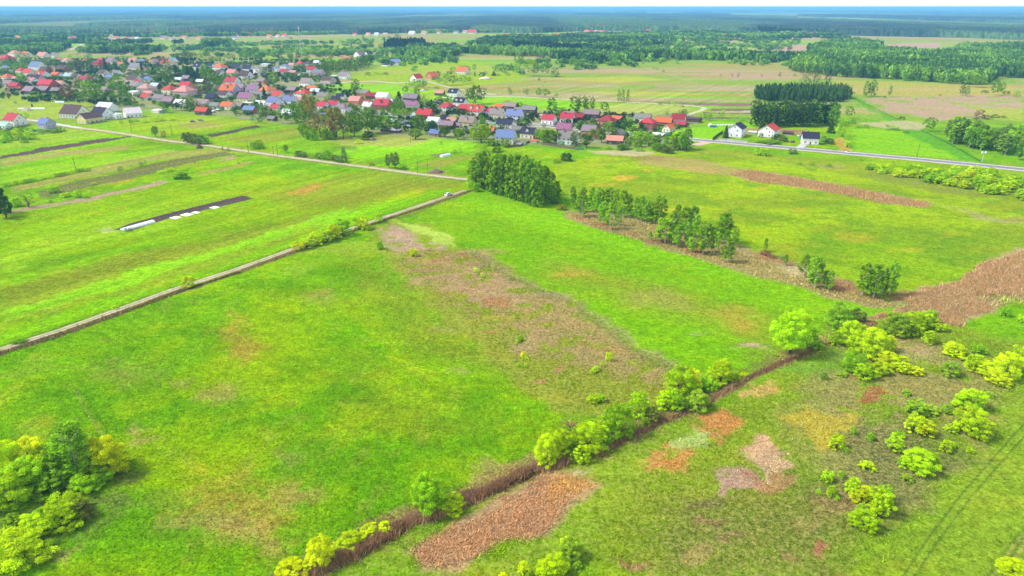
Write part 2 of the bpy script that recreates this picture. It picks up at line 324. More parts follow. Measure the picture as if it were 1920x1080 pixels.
    for a in [(1005,640,28,20,.85,(.36,.25,.12)),(990,605,25,5,.7,TAN),(945,562,40,7,.6,(.36,.12,.07)),(1040,555,30,8,.6,PK),(930,590,28,10,.7,(.30,.30,.02)),(915,613,14,4,.8,(.38,.13,.08)),(1022,707,12,5,.9,(.36,.11,.08)),
              (1062,694,18,5,.7,(.38,.15,.10)),(1165,657,28,7,.7,TAN),(1055,790,22,7,.8,(.38,.14,.08)),(1130,640,35,12,.6,TAN),(1090,600,20,6,.5,TAN),(1140,700,50,20,.4,OL),(830,610,30,10,.35,TAN),(1180,760,60,12,.4,OL),(850,700,25,8,.4,TAN)]:
        ell(a[5], a[0], a[1], a[2], a[3], a[4], .7)
    line(STR, [(885,468),(950,512),(1060,560),(1160,620),(1250,675),(1280,700)], .8, 0, .65, soft=.6, warp=.6)
    line((.09,.14,.03), [(890,475),(955,520),(1065,570),(1165,632),(1255,690)], 5, 0, .5, .5, soft=2, warp=1)
    # patch at the top of the belt
    poly(OL, [(690,428),(740,410),(800,420),(860,462),(800,480),(720,470),(680,450)], 2, .6, .4)
    poly((.36,.25,.17), [(700,432),(730,418),(760,432),(775,462),(740,478),(712,462)], 2.5, .9, .5, speck=(5, .40)); poly(PK, [(760,455),(800,450),(830,462),(800,474),(768,474)], 2, .8, .5, speck=(4, .42)); poly(PK, [(640+75,440),(735,425),(752,440),(735,455)], 2, .7)
    poly((.34,.52,.05), [(742,412),(775,420),(840,445),(848,460),(800,450),(760,432)], 1.6, .95, .7)
    poly((.09,.12,.03), [(745,407),(850,372),(866,362),(855,372),(750,412)], 1.5, .6)
    # meadow right of the belt
    poly(GR, [(780,410),(890,372),(1050,400),(1250,465),(1450,525),(1680,575),(1600,620),(1540,640),(1400,690),(1300,700),(1180,640),(960,500)], 6, .6)
    poly(LG, [(870,372),(1050,402),(1240,465),(1440,525),(1660,572),(1560,600),(1400,540),(1200,480),(1000,425)], 9, .5)
    poly(OL, [(1020,490),(1180,520),(1340,560),(1450,620),(1460,660),(1330,610),(1150,560),(1000,510)], 10, .65, .25)
    for a in [(1380,600,60,26,.45,ORG),(1300,628,16,5,.7,STR),(1425,650,20,7,.85,PK),(915,472,24,6,.6,TAN),(1070,510,40,10,.4,ORG),(1240,560,60,20,.35,TAN),(1480,650,26,10,.5,OL)]: ell(a[5], a[0], a[1], a[2], a[3], a[4], .2)
    # field behind the birch row
    poly(YG, [(1040,305),(1140,290),(1380,280),(1640,320),(1920,372),(1920,480),(1780,530),(1690,548),(1500,500),(1400,455),(1240,400),(1060,360),(1030,330)], 6, .8, .1)
    nb = fbm(x*.7, y, 26, 141, 4); bm = np.zeros(N); kb = (y > 225) & (y < 620); bm[kb] = (sdist_poly(x[kb], y[kb], GP([(1040,305),(1140,290),(1380,280),(1640,320),(1920,372),(1920,480),(1780,530),(1690,548),(1500,500),(1400,455),(1240,400),(1060,360)])) > 0); mixc((.17,.24,.01), bm*sstep(.46, .58, nb)*.6); mixc((.10,.24,.004), bm*sstep(.54, .66, fbm(x, y, 12, 151, 4))*.5)
    poly(GD, [(1500,440),(1700,420),(1900,450),(1790,525),(1690,545),(1560,500)], 12, .4); n = fbm(x, y, 16, 91)
    for a in [(1160,333,24,4,.9),(1108,308,20,3,.6),(1210,318,14,3,.5),(1255,392,16,6,.5),(1310,318,40,6,.7),(1430,352,14,3,.6),(1700,470,30,6,.35),(1600,445,40,6,.3),(1130,345,20,4,.4),(1370,360,20,3,.4),(1800,440,25,5,.3),(1500,395,18,5,.35)]: ell((.48,.34,.03), a[0], a[1], a[2], a[3], a[4], .1)
    poly((.36,.22,.12), [(1360,326),(1400,319),(1440,325),(1560,345),(1680,368),(1745,380),(1738,390),(1660,380),(1520,354),(1430,342)], 1.5, .95, .7)
    poly(PK, [(1380,325),(1430,324),(1560,346),(1700,374),(1735,383),(1600,362),(1450,338)], 2, .55, .5)
    poly(TAN, [(1230,292),(1300,298),(1400,318),(1380,330),(1300,322),(1200,306)], 3, .7, .5); poly(STR, [(1100,283),(1180,282),(1240,288),(1200,293),(1120,290)], 1.5, .8, .4); poly(BR, [(1190,293),(1250,294),(1250,300),(1200,300)], 1.5, .5)
    poly(TAN, [(1860,415),(1920,405),(1920,425),(1890,420)], 2, .5); poly(PK, [(1755,380),(1830,396),(1900,420),(1830,408)], 2, .35, .5)
    poly(OL, [(1300,275),(1420,285),(1620,305),(1920,345),(1920,372),(1760,362),(1600,330),(1440,300),(1310,290)], 2.5, .5, .3)
    poly((.12,.15,.04), [(1640,320),(1920,342),(1920,372),(1760,362),(1640,335)], 2, .3, .4); poly((.30,.22,.14), [(1530,310),(1580,312),(1578,318),(1545,318)], 1.5, .6, .4)  # first patch: shade of the lime thicket, painted as a darker ground tone
    # birch row ground
    poly((.30,.21,.10), [(1042,390),(1130,398),(1220,414),(1300,438),(1400,462),(1480,490),(1560,515),(1640,552),(1690,552),(1640,580),(1560,562),(1440,528),(1260,472),(1120,428),(1055,408)], 1.5, .8, .8)
    poly(BR, [(1060,398),(1160,425),(1230,445),(1330,475),(1300,482),(1180,442),(1070,408)], 2, .7, .7, speck=(8, .45)); poly(BR, [(1420,472),(1470,482),(1500,500),(1440,490)], 1.5, .8, .7); poly(BR, [(1540,520),(1610,530),(1615,552),(1560,548)], 2, .85, .7); poly(BR, [(1640,545),(1700,540),(1730,550),(1680,562)], 2, .8, .7)
    poly(STR, [(1455,500),(1500,500),(1515,525),(1470,515)], 2, .7, .9)
    # reeds to the right
    poly((.34,.20,.11), [(1640,598),(1680,575),(1720,552),(1800,540),(1850,578),(1800,612),(1740,606),(1690,585),(1650,612)], 2, .85, .8)
    poly((.40,.26,.15), [(1680,575),(1730,553),(1800,530),(1846,560),(1846,577),(1800,606),(1740,590)], 3, .7, .8)
    poly((.48,.29,.18), [(1785,535),(1850,500),(1930,468),(1930,560),(1870,552),(1800,548)], 2.5, .95, .7)
    # rough pasture beyond the ditch, lower right
    poly(OL, [(560,1100),(900,940),(1250,800),(1480,685),(1640,610),(1800,610),(1920,640),(1920,760),(1760,900),(1600,1100)], 4, .55, .5)
    poly((.27,.22,.085), [(1500,700),(1700,620),(1900,700),(1860,780),(1700,920),(1560,960),(1500,850)], 8, .65, .9, speck=(7, .45, 6))
    poly(GR, [(640,1085),(1000,960),(1250,815),(1300,800),(1260,880),(1100,960),(1100,1090)], 8, .45, .5)
    poly((.10,.13,.035), [(1600,780),(1720,800),(1800,850),(1740,900),(1640,980),(1560,940)], 6, .6, .7); poly((.10,.12,.03), [(1240,930),(1400,900),(1560,920),(1640,1000),(1560,1090),(1240,1090)], 10, .55, .9)
    poly((.12,.33,.03), [(1460,690),(1560,655),(1600,680),(1500,700)], 3, .5, .2)
    for a in [(1335,797,44,36,.95,(.44,.20,.05)),(1250,862,52,26,.95,(.45,.23,.05)),(1428,852,36,32,.95,(.46,.33,.19)),(1368,897,42,11,.95,PK),(1430,893,40,14,.7,(.38,.18,.10)),(1545,793,58,38,.9,(.40,.34,.03)),(1425,727,44,18,.85,(.46,.32,.09)),
              (1626,739,26,13,.9,(.30,.11,.04)),(1560,1045,36,20,.95,(.38,.16,.08)),(1340,974,38,10,.6,(.26,.14,.07)),(1370,1005,24,16,.5,(.26,.16,.08)),(1460,1055,24,12,.5,(.28,.15,.07)),(1318,1045,24,34,.6,TAN),(1560,955,60,26,.5,(.28,.16,.08)),
              (1295,832,34,20,.85,(.36,.48,.13)),(1600,700,40,12,.6,ORG),(1120,862,20,14,.7,TAN),(1260,745,30,12,.4,TAN),(1330,928,26,14,.5,(.13,.09,.06)),(1075,900,26,8,.7,STR),(1700,660,60,26,.4,PK),(1190,1078,40,10,.8,BR),(1500,985,40,16,.4,TAN),(1820,1000,60,30,.2,YG)]:
        ell(a[5], a[0], a[1], a[2], a[3], a[4], .6, .12)
    poly((.38,.235,.125), [(750,1045),(840,985),(950,920),(1020,885),(1066,895),(1130,918),(1090,948),(1050,972),(1020,1008),(950,1020),(900,1048),(860,1075),(780,1078)], 1.5, .97, .55, .5)
    poly((.46,.30,.08), [(1020,895),(1060,900),(1120,922),(1080,945),(1030,950)], 3, .7, .5)
    poly((.185,.30,.012), [(1640,1085),(1700,985),(1790,880),(1870,790),(1925,720),(1990,700),(1990,1120)], 2.5, .9, .15)
    for o in (0, 22):
        line((.055,.13,.012), [(1690+o,1085),(1740+o,1010),(1800+o,930),(1870+o,850),(1925+o,790)], .35, 0, .8, soft=.3); line(TAN, [(1860+o*.8,1085),(1900+o*.8,1025),(1960,960)], .4, 0, .7, soft=.3)
        line((.06,.14,.012), [(1848+o*.8,1085),(1890+o*.8,1025),(1950,955)], .4, 0, .6, soft=.3)
    # shade at the foot of the left thicket, painted into the ground colour
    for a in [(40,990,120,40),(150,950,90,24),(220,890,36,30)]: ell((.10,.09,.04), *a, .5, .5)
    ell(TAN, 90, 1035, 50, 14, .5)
    # ditch and verge bands
    line((.24,.12,.075), DITCH[:8], 2.2, .3, .9, .8, .9, .7); line((.20,.11,.06), DITCH[7:], 1.1, 0, .9, .6, .6, .4); line(TAN, DITCH[:8], 3, 3.5, .6, .5, 1.2, .6)
    line((.27,.17,.10), TRACK1, 1.8, -3.0, .8, .7, .8, .5); line((.05,.13,.01), TRACK1, .7, 2.1, .75, .4, .3); line(TAN, TRACK2, 9, 0, .5, .5, 2, .6)
    line((.10,.10,.05), TRACK2, 1.6, -4, .6, .5, .6)
    line((.05,.11,.02), ROAD[:9], 3, -8.5, .7, .3); line(OL, ROAD[:9], 22, 0, .5, .3, 3)
    # village ground and clearings, far fields
    poly((.20,.24,.09), [(0,240),(0,110),(320,108),(600,112),(640,160),(720,185),(860,190),(1000,200),(1300,215),(1300,280),(1060,275),(840,262),(560,235),(470,222),(300,205),(170,215)], 10, .75, .5)
    poly((.27,.26,.17), [(0,240),(0,110),(320,108),(600,112),(640,160),(720,185),(860,190),(1000,200),(1300,215),(1290,270),(1060,268),(840,255),(560,235),(470,222),(300,205),(170,215)], 8, .6, .3, speck=(18, .52))
    poly(LG, [(600,162),(640,155),(740,158),(860,185),(840,195),(760,193),(700,186),(640,182),(600,172)], 5, .9); poly((.24,.44,.01), [(640,175),(820,166),(860,186),(760,192),(690,186)], 4, .7)
    poly(YG, [(640,150),(720,122),(860,112),(960,130),(1000,150),(860,165),(740,158)], 8, .7); poly(LG, [(870,180),(960,180),(1080,188),(1100,205),(1000,205),(930,200),(880,196)], 5, .9)
    poly((.34,.38,.08), [(1120,200),(1180,194),(1290,198),(1300,208),(1200,216),(1120,212)], 5, .85); poly(LG, [(1280,240),(1358,238),(1345,262),(1290,262)], 2, 1.); poly(LG, [(1160,235),(1200,228),(1190,248),(1150,250)], 2, .9)
    poly(LG, [(1335,228),(1410,230),(1410,240),(1345,240)], 2, .8); poly((.2,.13,.11), [(1180,189.5),(1260,192),(1408,193.5),(1418,199),(1330,198.5),(1280,196)], 1.5, 1.); poly((.16,.11,.09), [(1328,203),(1412,204),(1410,208),(1322,207)], 1, 1.); poly((.14,.1,.08), [(1312,210),(1412,212),(1410,214),(1310,212.5)], .8, 1.)
    poly((.14,.1,.08), [(1290,219),(1408,221),(1406,224),(1290,222)], .8, .9); poly(STR, [(1345,208),(1412,209),(1412,211),(1345,210)], 1, .8); poly((.30,.14,.10), [(1400,240),(1510,244),(1508,252),(1400,248)], 2, .8)
    poly((.40,.27,.05), [(1565,282),(1562,262),(1568,256),(1584,262),(1592,282)], 1.5, .9)
    poly(LG, [(1600,240),(1700,246),(1770,262),(1830,303),(1700,292),(1602,284)], 4, .75); poly((.10,.30,.01), [(1592,182),(1604,182),(1700,236),(1780,262),(1850,302),(1800,300),(1700,250)], 2.5, .95)
    line((.03,.08,.015), [(1600,184),(1680,222),(1770,264),(1838,302)], 1.4, 0, .9)
    poly(STR, [(1600,230),(1690,226),(1740,232),(1730,244),(1650,240)], 2.5, .7, .7)
    poly(PK, [(1610,184),(1700,182),(1860,178),(1920,182),(1920,205),(1840,222),(1760,226),(1690,212)], 5, .85, .6, speck=(14, .40)); poly((.38,.33,.06), [(1560,150),(1900,160),(1920,178),(1700,182),(1590,176)], 8, .6, .3); poly((.30,.36,.04), [(1820,200),(1920,204),(1920,228),(1860,224)], 3, .8)
    poly(PK, [(1390,78),(1470,82),(1515,88),(1500,101),(1430,103),(1410,98)], 6, .9); poly((.40,.30,.19), [(1255,76),(1370,73),(1400,88),(1300,84)], 6, .7); poly(PK, [(1650,86),(1700,81),(1765,81),(1755,97),(1700,99),(1660,92)], 6, .95)
    poly((.28,.38,.06), [(1255,84),(1400,80),(1460,105),(1300,106)], 10, .7); line((.10,.22,.03), [(1370,76),(1460,108),(1520,150),(1600,184)], 4, 0, .8); line(PK, [(1220,128),(1300,155),(1380,172),(1430,196)], 4, 0, .6)
    for k, (a, b) in enumerate([(133,136),(145,149),(158,164)]): poly(PK, [(940+60*k,a),(1200,a+1),(1480,a+3),(1480,b+2),(1200,b),(960,b)], 5, .55, .5, speck=(40, .46, k))
    poly((.36,.38,.04), [(1000,147),(1200,143),(1260,150),(1150,155)], 6, .7); poly((.36,.38,.04), [(1090,173),(1200,170),(1330,176),(1200,182)], 6, .7)
    poly(SO, [(0,198),(100,190),(110,194),(40,202),(0,205)], 2, .6); poly((.34,.30,.22), [(0,196),(60,192),(130,188),(130,193),(0,206)], 2, .7); poly(YG, [(0,178),(60,180),(170,190),(170,215),(90,225),(0,222)], 4, .8); poly(SO, [(160,198),(205,197),(240,200),(205,204),(165,202)], 3, .6)
    for a in [(265,81,45,4,MEA),(650,75,130,5,MEA),(400,90,130,7,MEA),(150,83,25,4,LG),(190,88,20,4,TAN),(430,85,60,3,LG),(600,90,60,5,YG),(760,80,60,6,TAN)]: ell(a[4], a[0], a[1], a[2], a[3], .85)
    d = GP([(0,655),(868,357)]); d = (d[1]-d[0]); d /= np.hypot(*d); u = x*d[0]+y*d[1]; v = -x*d[1]+y*d[0]     # mowing streaks run along the fields
    st = vnoise(u/45, v/1.6, 5)*.5+vnoise(u/90, v/5, 6)*.5; st2 = vnoise(v/40, u/1.8, 7)*.4+vnoise(v/90, u/6, 8)*.6; left = sstep(-6, 6, dist_line(x, y, GP(TRACK1)))
    k = np.where(y < 900, 1., .4); col *= (1+k*((st-.5)*.55*left+(st2-.5)*.22*(1-left)))[:, None]
    me = mesh_np("ground", np.stack([x, y, np.zeros(N)], 1), quads(len(Y), len(s)), M['ground'], col, tex)
    structure(link("ground", me)); GRID.update(Y=Y, s=s, col=col.reshape(len(Y), len(s), 3))
GRID = {}
def ground_col(P):                         # the meadow's own colour at a point, for the grass that grows there
    i = np.clip(np.searchsorted(GRID['Y'], P[:, 1]), 0, len(GRID['Y'])-1); t = P[:, 0]/(GRID['Y'][i].clip(0)*.93+45)
    j = np.clip(((t+1)/2*(len(GRID['s'])-1)).round().astype(int), 0, len(GRID['s'])-1); return GRID['col'][i, j]
def quads(a, b):
    i = (np.arange(a-1)[:, None]*b + np.arange(b-1)[None, :]).ravel(); return np.stack([i, i+1, i+b+1, i+b], 1)
build_ground()

# ------------------------------------------------------------------ tracks and the main road
def strip(name, pts, wd, z, m, off=0., ends=None, edge=0.):
    P = GP(pts); Q = []
    for i in range(len(P)-1):
        k = max(1, int(np.hypot(*(P[i+1]-P[i]))/4))
        Q += [P[i] + (P[i+1]-P[i])*j/k for j in range(k)]
    Q.append(P[-1]); Q = np.array(Q); T = np.gradient(Q, axis=0); T /= np.linalg.norm(T, axis=1)[:, None]; Nn = np.stack([-T[:,1], T[:,0]], 1)
    r = np.random.RandomState(len(Q)); e = lambda: (r.rand(len(Q))[:, None]-.5)*edge
    a = Q + Nn*(off+wd/2+e()); b = Q + Nn*(off-wd/2+e()); V = np.zeros((2*len(Q), 3)); V[0::2,:2] = a; V[1::2,:2] = b; V[:,2] = z
    i = np.arange(len(Q)-1)*2; return link(name, mesh_np(name, V, np.stack([i+1, i+3, i+2, i], 1), m))
def build_roads():
    t = strip("dirt_track", TRACK1, 2.9, .02, M['dirt'], edge=.5); structure(t)
    for o in (-.8, .8): structure(strip("wheel_rut", TRACK1, .6, .026, M['rut'], o, edge=.3))
    structure(strip("dirt_track", TRACK2, 3.4, .02, M['lane'], edge=.9))
    for o in (-.8, .8): structure(strip("wheel_rut", TRACK2, 1.0, .026, M['rut'], o, edge=.25))
    structure(strip("road_verge", ROAD, 12.6, .02, M['gravel'], edge=.6)); structure(strip("road", ROAD, 7.4, .10, M['asphalt']))
    for o in (-3.45, 3.45): structure(strip("road_edge_line", ROAD[:14], .28, .106, M['line'], o))
    P = GP(ROAD[:14]); mb = MB()
    for i in range(len(P)-1):
        d = P[i+1]-P[i]; L = np.hypot(*d); d = d/L; n = np.array([-d[1], d[0]])*.1; s = 0
        while s < L-2:
            a = P[i]+d*s; b = a+d*2.5; mb.add([(*(a+n),.106),(*(b+n),.106),(*(b-n),.106),(*(a-n),.106)], [(3,2,1,0)], M['line']); s += 8
    structure(link("road_centre_line", mb.mesh("road_centre_line")))
    structure(strip("village_street", [(1058,248),(1100,246),(1145,243),(1180,232)], 5, .02, M['gravel'], edge=.4))
    structure(strip("village_lane", [(540,166),(600,160),(650,154),(700,152),(745,156),(800,150),(850,147)], 5, .02, M['gravel'], edge=.8))
    structure(strip("field_path", [(870,181),(960,181),(1060,186),(1160,190),(1240,195),(1295,198),(1318,201),(1322,203),(1312,208),(1290,215)], 4.5, .02, M['rut'], edge=.6))
    structure(strip("field_path", [(800,152),(850,166),(880,170),(930,178)], 4, .02, M['rut'], edge=.8)); structure(strip("field_path", [(130,94),(155,82),(160,80)], 8, .02, M['rut'], edge=1))
    structure(strip("village_lane", [(400,183),(440,178),(500,170),(540,168)], 5, .02, M['gravel'], edge=.6)); structure(strip("village_lane", [(35,222),(80,228),(125,236),(150,240)], 5, .03, M['gravel'], edge=.6))
    structure(strip("driveway", [(1303,272),(1330,266)], 7, .03, plain("pink_paving", (.5,.32,.26), .9, 1.2), edge=.6)); structure(strip("driveway", [(1498,278),(1512,268)], 5, .13, M['concrete'], edge=.4))
build_roads()

# ------------------------------------------------------------------ tree templates: crown of unit width and height, leaf clumps as small bent quads
def leaf_quads(Pts, Nrm, size, r, bend=.25):
    n = len(Pts); Nrm = Nrm/np.linalg.norm(Nrm, axis=1)[:, None]
    a = np.cross(Nrm, r.randn(n, 3)); a /= np.linalg.norm(a, axis=1)[:, None]; b = np.cross(Nrm, a)
    s = (size*(.6+.8*r.rand(n)))[:, None] if np.ndim(size) == 0 else size[:, None]
    k = .7+.5*r.rand(n, 1)
    V = np.stack([Pts-a*s-b*s*.35*k, Pts-b*s*k+Nrm*s*bend, Pts+a*s+b*s*.3*k, Pts+b*s*k-Nrm*s*bend], 1).reshape(-1, 3)
    return V, np.arange(4*n).reshape(n, 4)
def lobed_crown(kind, seed, n):
    r = np.random.RandomState(seed); L = []; hi = n > 9000
    def env(z):                            # radius of the crown at relative height z
        return {'bush': .46*max(0, 1-((z-.38)/.64)**2)**.5, 'round': .46*max(0, 1-((z-.60)/.42)**2)**.5, 'birch': .36*max(0, 1-abs((z-.50)/.50)**2.0)**.7, 'poplar': .40*max(0, 1-abs((z-.46)/.54)**2.6)**.6}[kind]
    z0, z1 = {'bush': (.08, .95), 'round': (.24, .98), 'birch': (.16, .97), 'poplar': (.06, .97)}[kind]; nl = {'bush': 75, 'round': 75, 'birch': 70, 'poplar': 70}[kind] + (45 if hi else 0)
    lz = {'bush': .75, 'round': .75, 'birch': .42, 'poplar': .40}[kind]
    off = [(.13*sin(seed+k*2.1), .13*cos(seed*1.3+k*1.7)) for k in range(3)]
    for k in range(nl):
        z = z0+(z1-z0)*((k+r.rand())/nl); a = r.rand()*2*pi; e = env(z)*(1+.16*sin(2*a+seed)+.12*sin(3*a+seed*2+z*6)); q = e*(.50+.50*r.rand()); R0 = .055+.055*r.rand(); ox, oy = off[k % 3]
        L.append((q*cos(a)+ox*(1-z)*.4, q*sin(a)+oy*(1-z)*.4, z, R0, R0*lz*(.8+.4*r.rand()), .72+.5*r.rand()))
    zc = (z0+z1)/2; L.append((0, 0, zc, env(zc)*.80, (z1-z0)*.42, .7))
    L = np.array(L); wgt = (L[:,3]**2*L[:,4])**.5; wgt[-1] *= .40; idx = r.choice(len(L), n, p=wgt/wgt.sum())
    u = r.randn(n, 3); u[:, 2] = np.abs(u[:, 2])*np.where(r.rand(n) < .75, 1, -1); u /= np.linalg.norm(u, axis=1)[:, None]; rad = r.rand(n)**.16*(1+.30*r.randn(n)*r.rand(n)**3)
    Cn = L[idx]; P = Cn[:, :3] + u*rad[:, None]*Cn[:, [3, 3, 4]]; P[:, 2] = np.clip(P[:, 2], .015, 1.02)
    nr = u + .38*r.randn(n, 3); nr[:, 2] += .25
    lobed_crown.tint = Cn[:, 5]
    return P, nr
def crown_mesh(kind, seed, n, size, hw):           # hw = height / width of the typical tree, keeps leaves square
    if kind == 'spruce':
        r = np.random.RandomState(seed); z = .05+.93*r.rand(n)**1.25; rad = .5*(1-z)**.85*(.55+.5*r.rand(n))*(1+.16*np.sin(z*60)); a = r.rand(n)*2*pi
        P = np.stack([rad*np.cos(a), rad*np.sin(a), z-.05*rad], 1); nr = np.stack([np.cos(a), np.sin(a), .9+0*a], 1)+.4*r.randn(n, 3)
    elif kind == 'bare':
        r = np.random.RandomState(seed); P, nr = lobed_crown('round', seed, n); nr = r.randn(n, 3)
    else: P, nr = lobed_crown(kind, seed, n); r = np.random.RandomState(seed+5)
    tint = np.ones(n) if kind == 'spruce' else lobed_crown.tint
    Q = P.copy(); Q[:, 2] *= hw; V, f = leaf_quads(Q, nr, size, r); V[:, 2] /= hw
    V[:, 2] = np.maximum(V[:, 2], .005)
    return mesh_np(kind+"_crown", V, f, M['leaf'], np.repeat(tint, 4)[:, None]*np.array([[1.04, 1, .96]]))
def trunk_mesh(kind, seed, bark, hw):
    r = random.Random(seed); mb = MB(); top = {'bush': .5, 'round': .72, 'birch': .9, 'poplar': .85, 'spruce': .95, 'bare': .75}[kind]; n = 5; R0 = {'bush': .03, 'birch': .022}.get(kind, .034)
    cs = [(r.uniform(-.02,.02)*k, r.uniform(-.02,.02)*k, top*k/n) for k in range(n+1)]; cs[0] = (0, 0, -.01)
    mb.rings([[(c[0]+R0*(1.15-k/n)*cos(2*pi*j/7), c[1]+R0*(1.15-k/n)*sin(2*pi*j/7), c[2]) for j in range(7)] for k, c in enumerate(cs)], bark)
    for k in range(0 if kind == 'spruce' else (22 if kind == 'bare' else 10)):
        i = r.randint(1 if kind != 'bush' else 0, n-1); c = cs[i]; a = r.random()*2*pi; l = r.uniform(.16, .36)*(1.2 if kind == 'bush' else 1); q = (c[0]+l*cos(a), c[1]+l*sin(a), min(.93, c[2]+r.uniform(.08, .22)))
        mb.tube(c, q, R0*(.28 if kind == 'birch' else .42), R0*.1, bark, 4)
        if kind in ('bare', 'birch'):
            q2 = (q[0]+.1*cos(a+1), q[1]+.1*sin(a+1), min(.98, q[2]+.09)); mb.tube(q, q2, R0*.2, R0*.05, bark, 3)
    return mb.mesh(kind+"_trunk")
KIND = {'bush': (4, 5600, .0185, 1.), 'round': (4, 5600, .0185, 1.1), 'birch': (4, 4600, .027, 2.), 'poplar': (4, 5600, .028, 2.6), 'spruce': (2, 1800, .05, 2.2), 'bare': (3, 650, .016, 1.1)}
TPL = {k: [(crown_mesh(k, 100+17*i, n, sz, hw), trunk_mesh(k, 50+i, M['birchbark'] if k == 'birch' else M['bark'], hw)) for i in range(nv)] for k, (nv, n, sz, hw) in KIND.items()}
KIND_LO = {'bush': 520, 'round': 520, 'birch': 480, 'poplar': 560, 'spruce': 380, 'bare': 260}
TPL_HI = {k: [(crown_mesh(k, 500+17*i, n, sz, KIND[k][3]), TPL[k][i][1]) for i in range(3)] for k, n, sz in (('bush', 18000, .0108), ('round', 17000, .0115), ('birch', 13000, .016))}
TPL_LO = {k: [(crown_mesh(k, 300+17*i, n, KIND[k][2]*(2.0 if k != 'bare' else 1.5), KIND[k][3]), TPL[k][i % len(TPL[k])][1]) for i in range(3)] for k, n in KIND_LO.items()}
# leaf colours (reflectance)
LC = {'y': (.42,.70,.005), 'Y': (.56,.76,.005), 'g': (.27,.58,.010), 'l': (.27,.52,.03), 'm': (.21,.44,.015), 'd': (.15,.34,.018), 'D': (.055,.13,.03), 'k': (.16,.22,.05), 'o': (.34,.34,.03), 'b': (.26,.16,.08), 'u': (.19,.35,.06), 'B': (.09,.075,.045)}
CN = {'y': 'bright yellow-green', 'Y': 'glowing lime-yellow', 'g': 'fresh green', 'l': 'light green', 'm': 'mid-green', 'd': 'dark green', 'D': 'blackish green', 'k': 'olive', 'o': 'yellow-olive', 'b': 'brown', 'u': 'grey-green', 'B': 'dark brown'}
TN = {'bush': ('leafy_shrub', 'leafy shrub', 'shrub'), 'round': ('broadleaf_tree', 'round-crowned tree', 'tree'), 'birch': ('birch_tree', 'white-trunked birch', 'tree'), 'poplar': ('columnar_tree', 'tall columnar tree', 'tree'), 'spruce': ('spruce_tree', 'conical spruce', 'tree'), 'bare': ('sparse_tree', 'thin twiggy tree', 'tree')}
BUSH = []
def tree(kind, px, py, wp, hp, c, zone, group=None, rot=None, force=False):
    if kind == 'bush' and not force: BUSH.append((px, py, wp, hp, c, zone, group)); return
    x, y = G(px, py); s = S(px, py); i = rnd.randrange(99); lo = s > .40; T = (TPL_LO if lo else TPL_HI if wp > 44 and kind in TPL_HI else TPL)[kind]; cm, tm = T[i % len(T)]
    W = wp*s; down = math.atan2(CAM_H, math.hypot(x, y))
    Hh = max(.5, (hp*s*.92 - W*.40*sin(down))/cos(down)) if kind == 'bush' else max(1., hp*s/cos(down) - W*.2*sin(down))
    nm, lab, cat = TN[kind]; small = kind == 'bush' and wp < 20
    e = empty(nm, x, y, 0, rnd.random()*6.28 if rot is None else rot)
    y += 0; e.location = (x, y + W*.18, 0); e.scale = (W*1.06*rnd.uniform(.93,1.07), W*1.06*rnd.uniform(.93,1.07), Hh)
    if kind == 'birch': e.scale[0] *= 1.02; e.scale[1] *= 1.02
    j = rnd.uniform(.85, 1.15)*(.68 if 'village' in zone and kind != 'bare' else 1); col = tuple(v*j for v in LC[c])
    o = link("crown", cm, e, color=(col[0]*rnd.uniform(.9,1.12), col[1], col[2]))
    if not lo or kind in ('birch', 'bare'): link("trunk", tm, e)
    szw = 'small ' if (wp < 18 and kind == 'bush') else ''
    tag(e, f"{szw}{CN[c]} {lab}", cat, group, px, zone); e["_py"] = py
    return e

def flush_bushes():                        # the 295 largest shrubs are things, the tiny rest one mass
    BUSH.sort(key=lambda b: -b[2]*b[3])
    for b in BUSH[:295]: tree('bush', *b, force=True)
    VV, FF, CC, base = [], [], [], 0
    for i, (px, py, wp, hp, c, zone, group) in enumerate(BUSH[295:]):
        me = TPL_LO['bush'][i % 3][0]; V = np.empty(len(me.vertices)*3, np.float32); me.vertices.foreach_get("co", V); V = V.reshape(-1, 3).copy(); s = S(px, py); x, y = G(px, py); W = wp*s; a = i*1.7
        Hh = max(.5, hp*s-W*.1); VV.append(np.stack([(V[:,0]*cos(a)-V[:,1]*sin(a))*W+x, (V[:,0]*sin(a)+V[:,1]*cos(a))*W+y+W*.18, V[:,2]*Hh], 1)); FF.append(np.arange(len(V)).reshape(-1, 4)+base); base += len(V); CC.append(np.tile(np.array(LC[c])*rnd.uniform(.85,1.15), (len(V), 1)))
    o = link("small_shrubs", mesh_np("small_shrubs", np.concatenate(VV), np.concatenate(FF), M['mass'], np.concatenate(CC))); stuff(o, "tiny shrubs dotted over meadows and gardens", "shrubs")
def tuple_rows(s): return [[float(v) if v.replace('.', '', 1).replace('-', '', 1).isdigit() else v for v in q.split()] for q in s.strip().split(';') if q.strip()]
Z_TH = "at the lower left meadow edge"; Z_D = "along the reed ditch"; Z_R = "on the rough pasture right"; Z_B = "in the birch row"; Z_C = "in the tall clump beside the sand track"
def plant(rows, zone, group, kind=None):
    for q in tuple_rows(rows):
        k = {'b': 'bush', 'r': 'round', 'i': 'birch', 'p': 'poplar', 's': 'spruce', 'x': 'bare'}[q[5]] if len(q) > 5 else kind
        tree(k, q[0], q[1], q[2], q[3], q[4], zone, group)
plant("18 1062 112 74 y; 60 1004 58 46 y; 112 985 88 62 y; 84 990 50 44 g; 150 975 40 44 k; 12 950 90 80 y; 48 925 80 80 g; 138 905 92 110 m i; 108 905 56 70 m i; 196 892 76 88 Y; 165 918 74 46 g; 0 905 70 90 Y; 50 880 70 66 Y; 95 925 70 52 m; 215 880 44 48 y; 75 872 50 50 y; 20 985 40 24 m", Z_TH, "thicket at the lower left", 'bush')
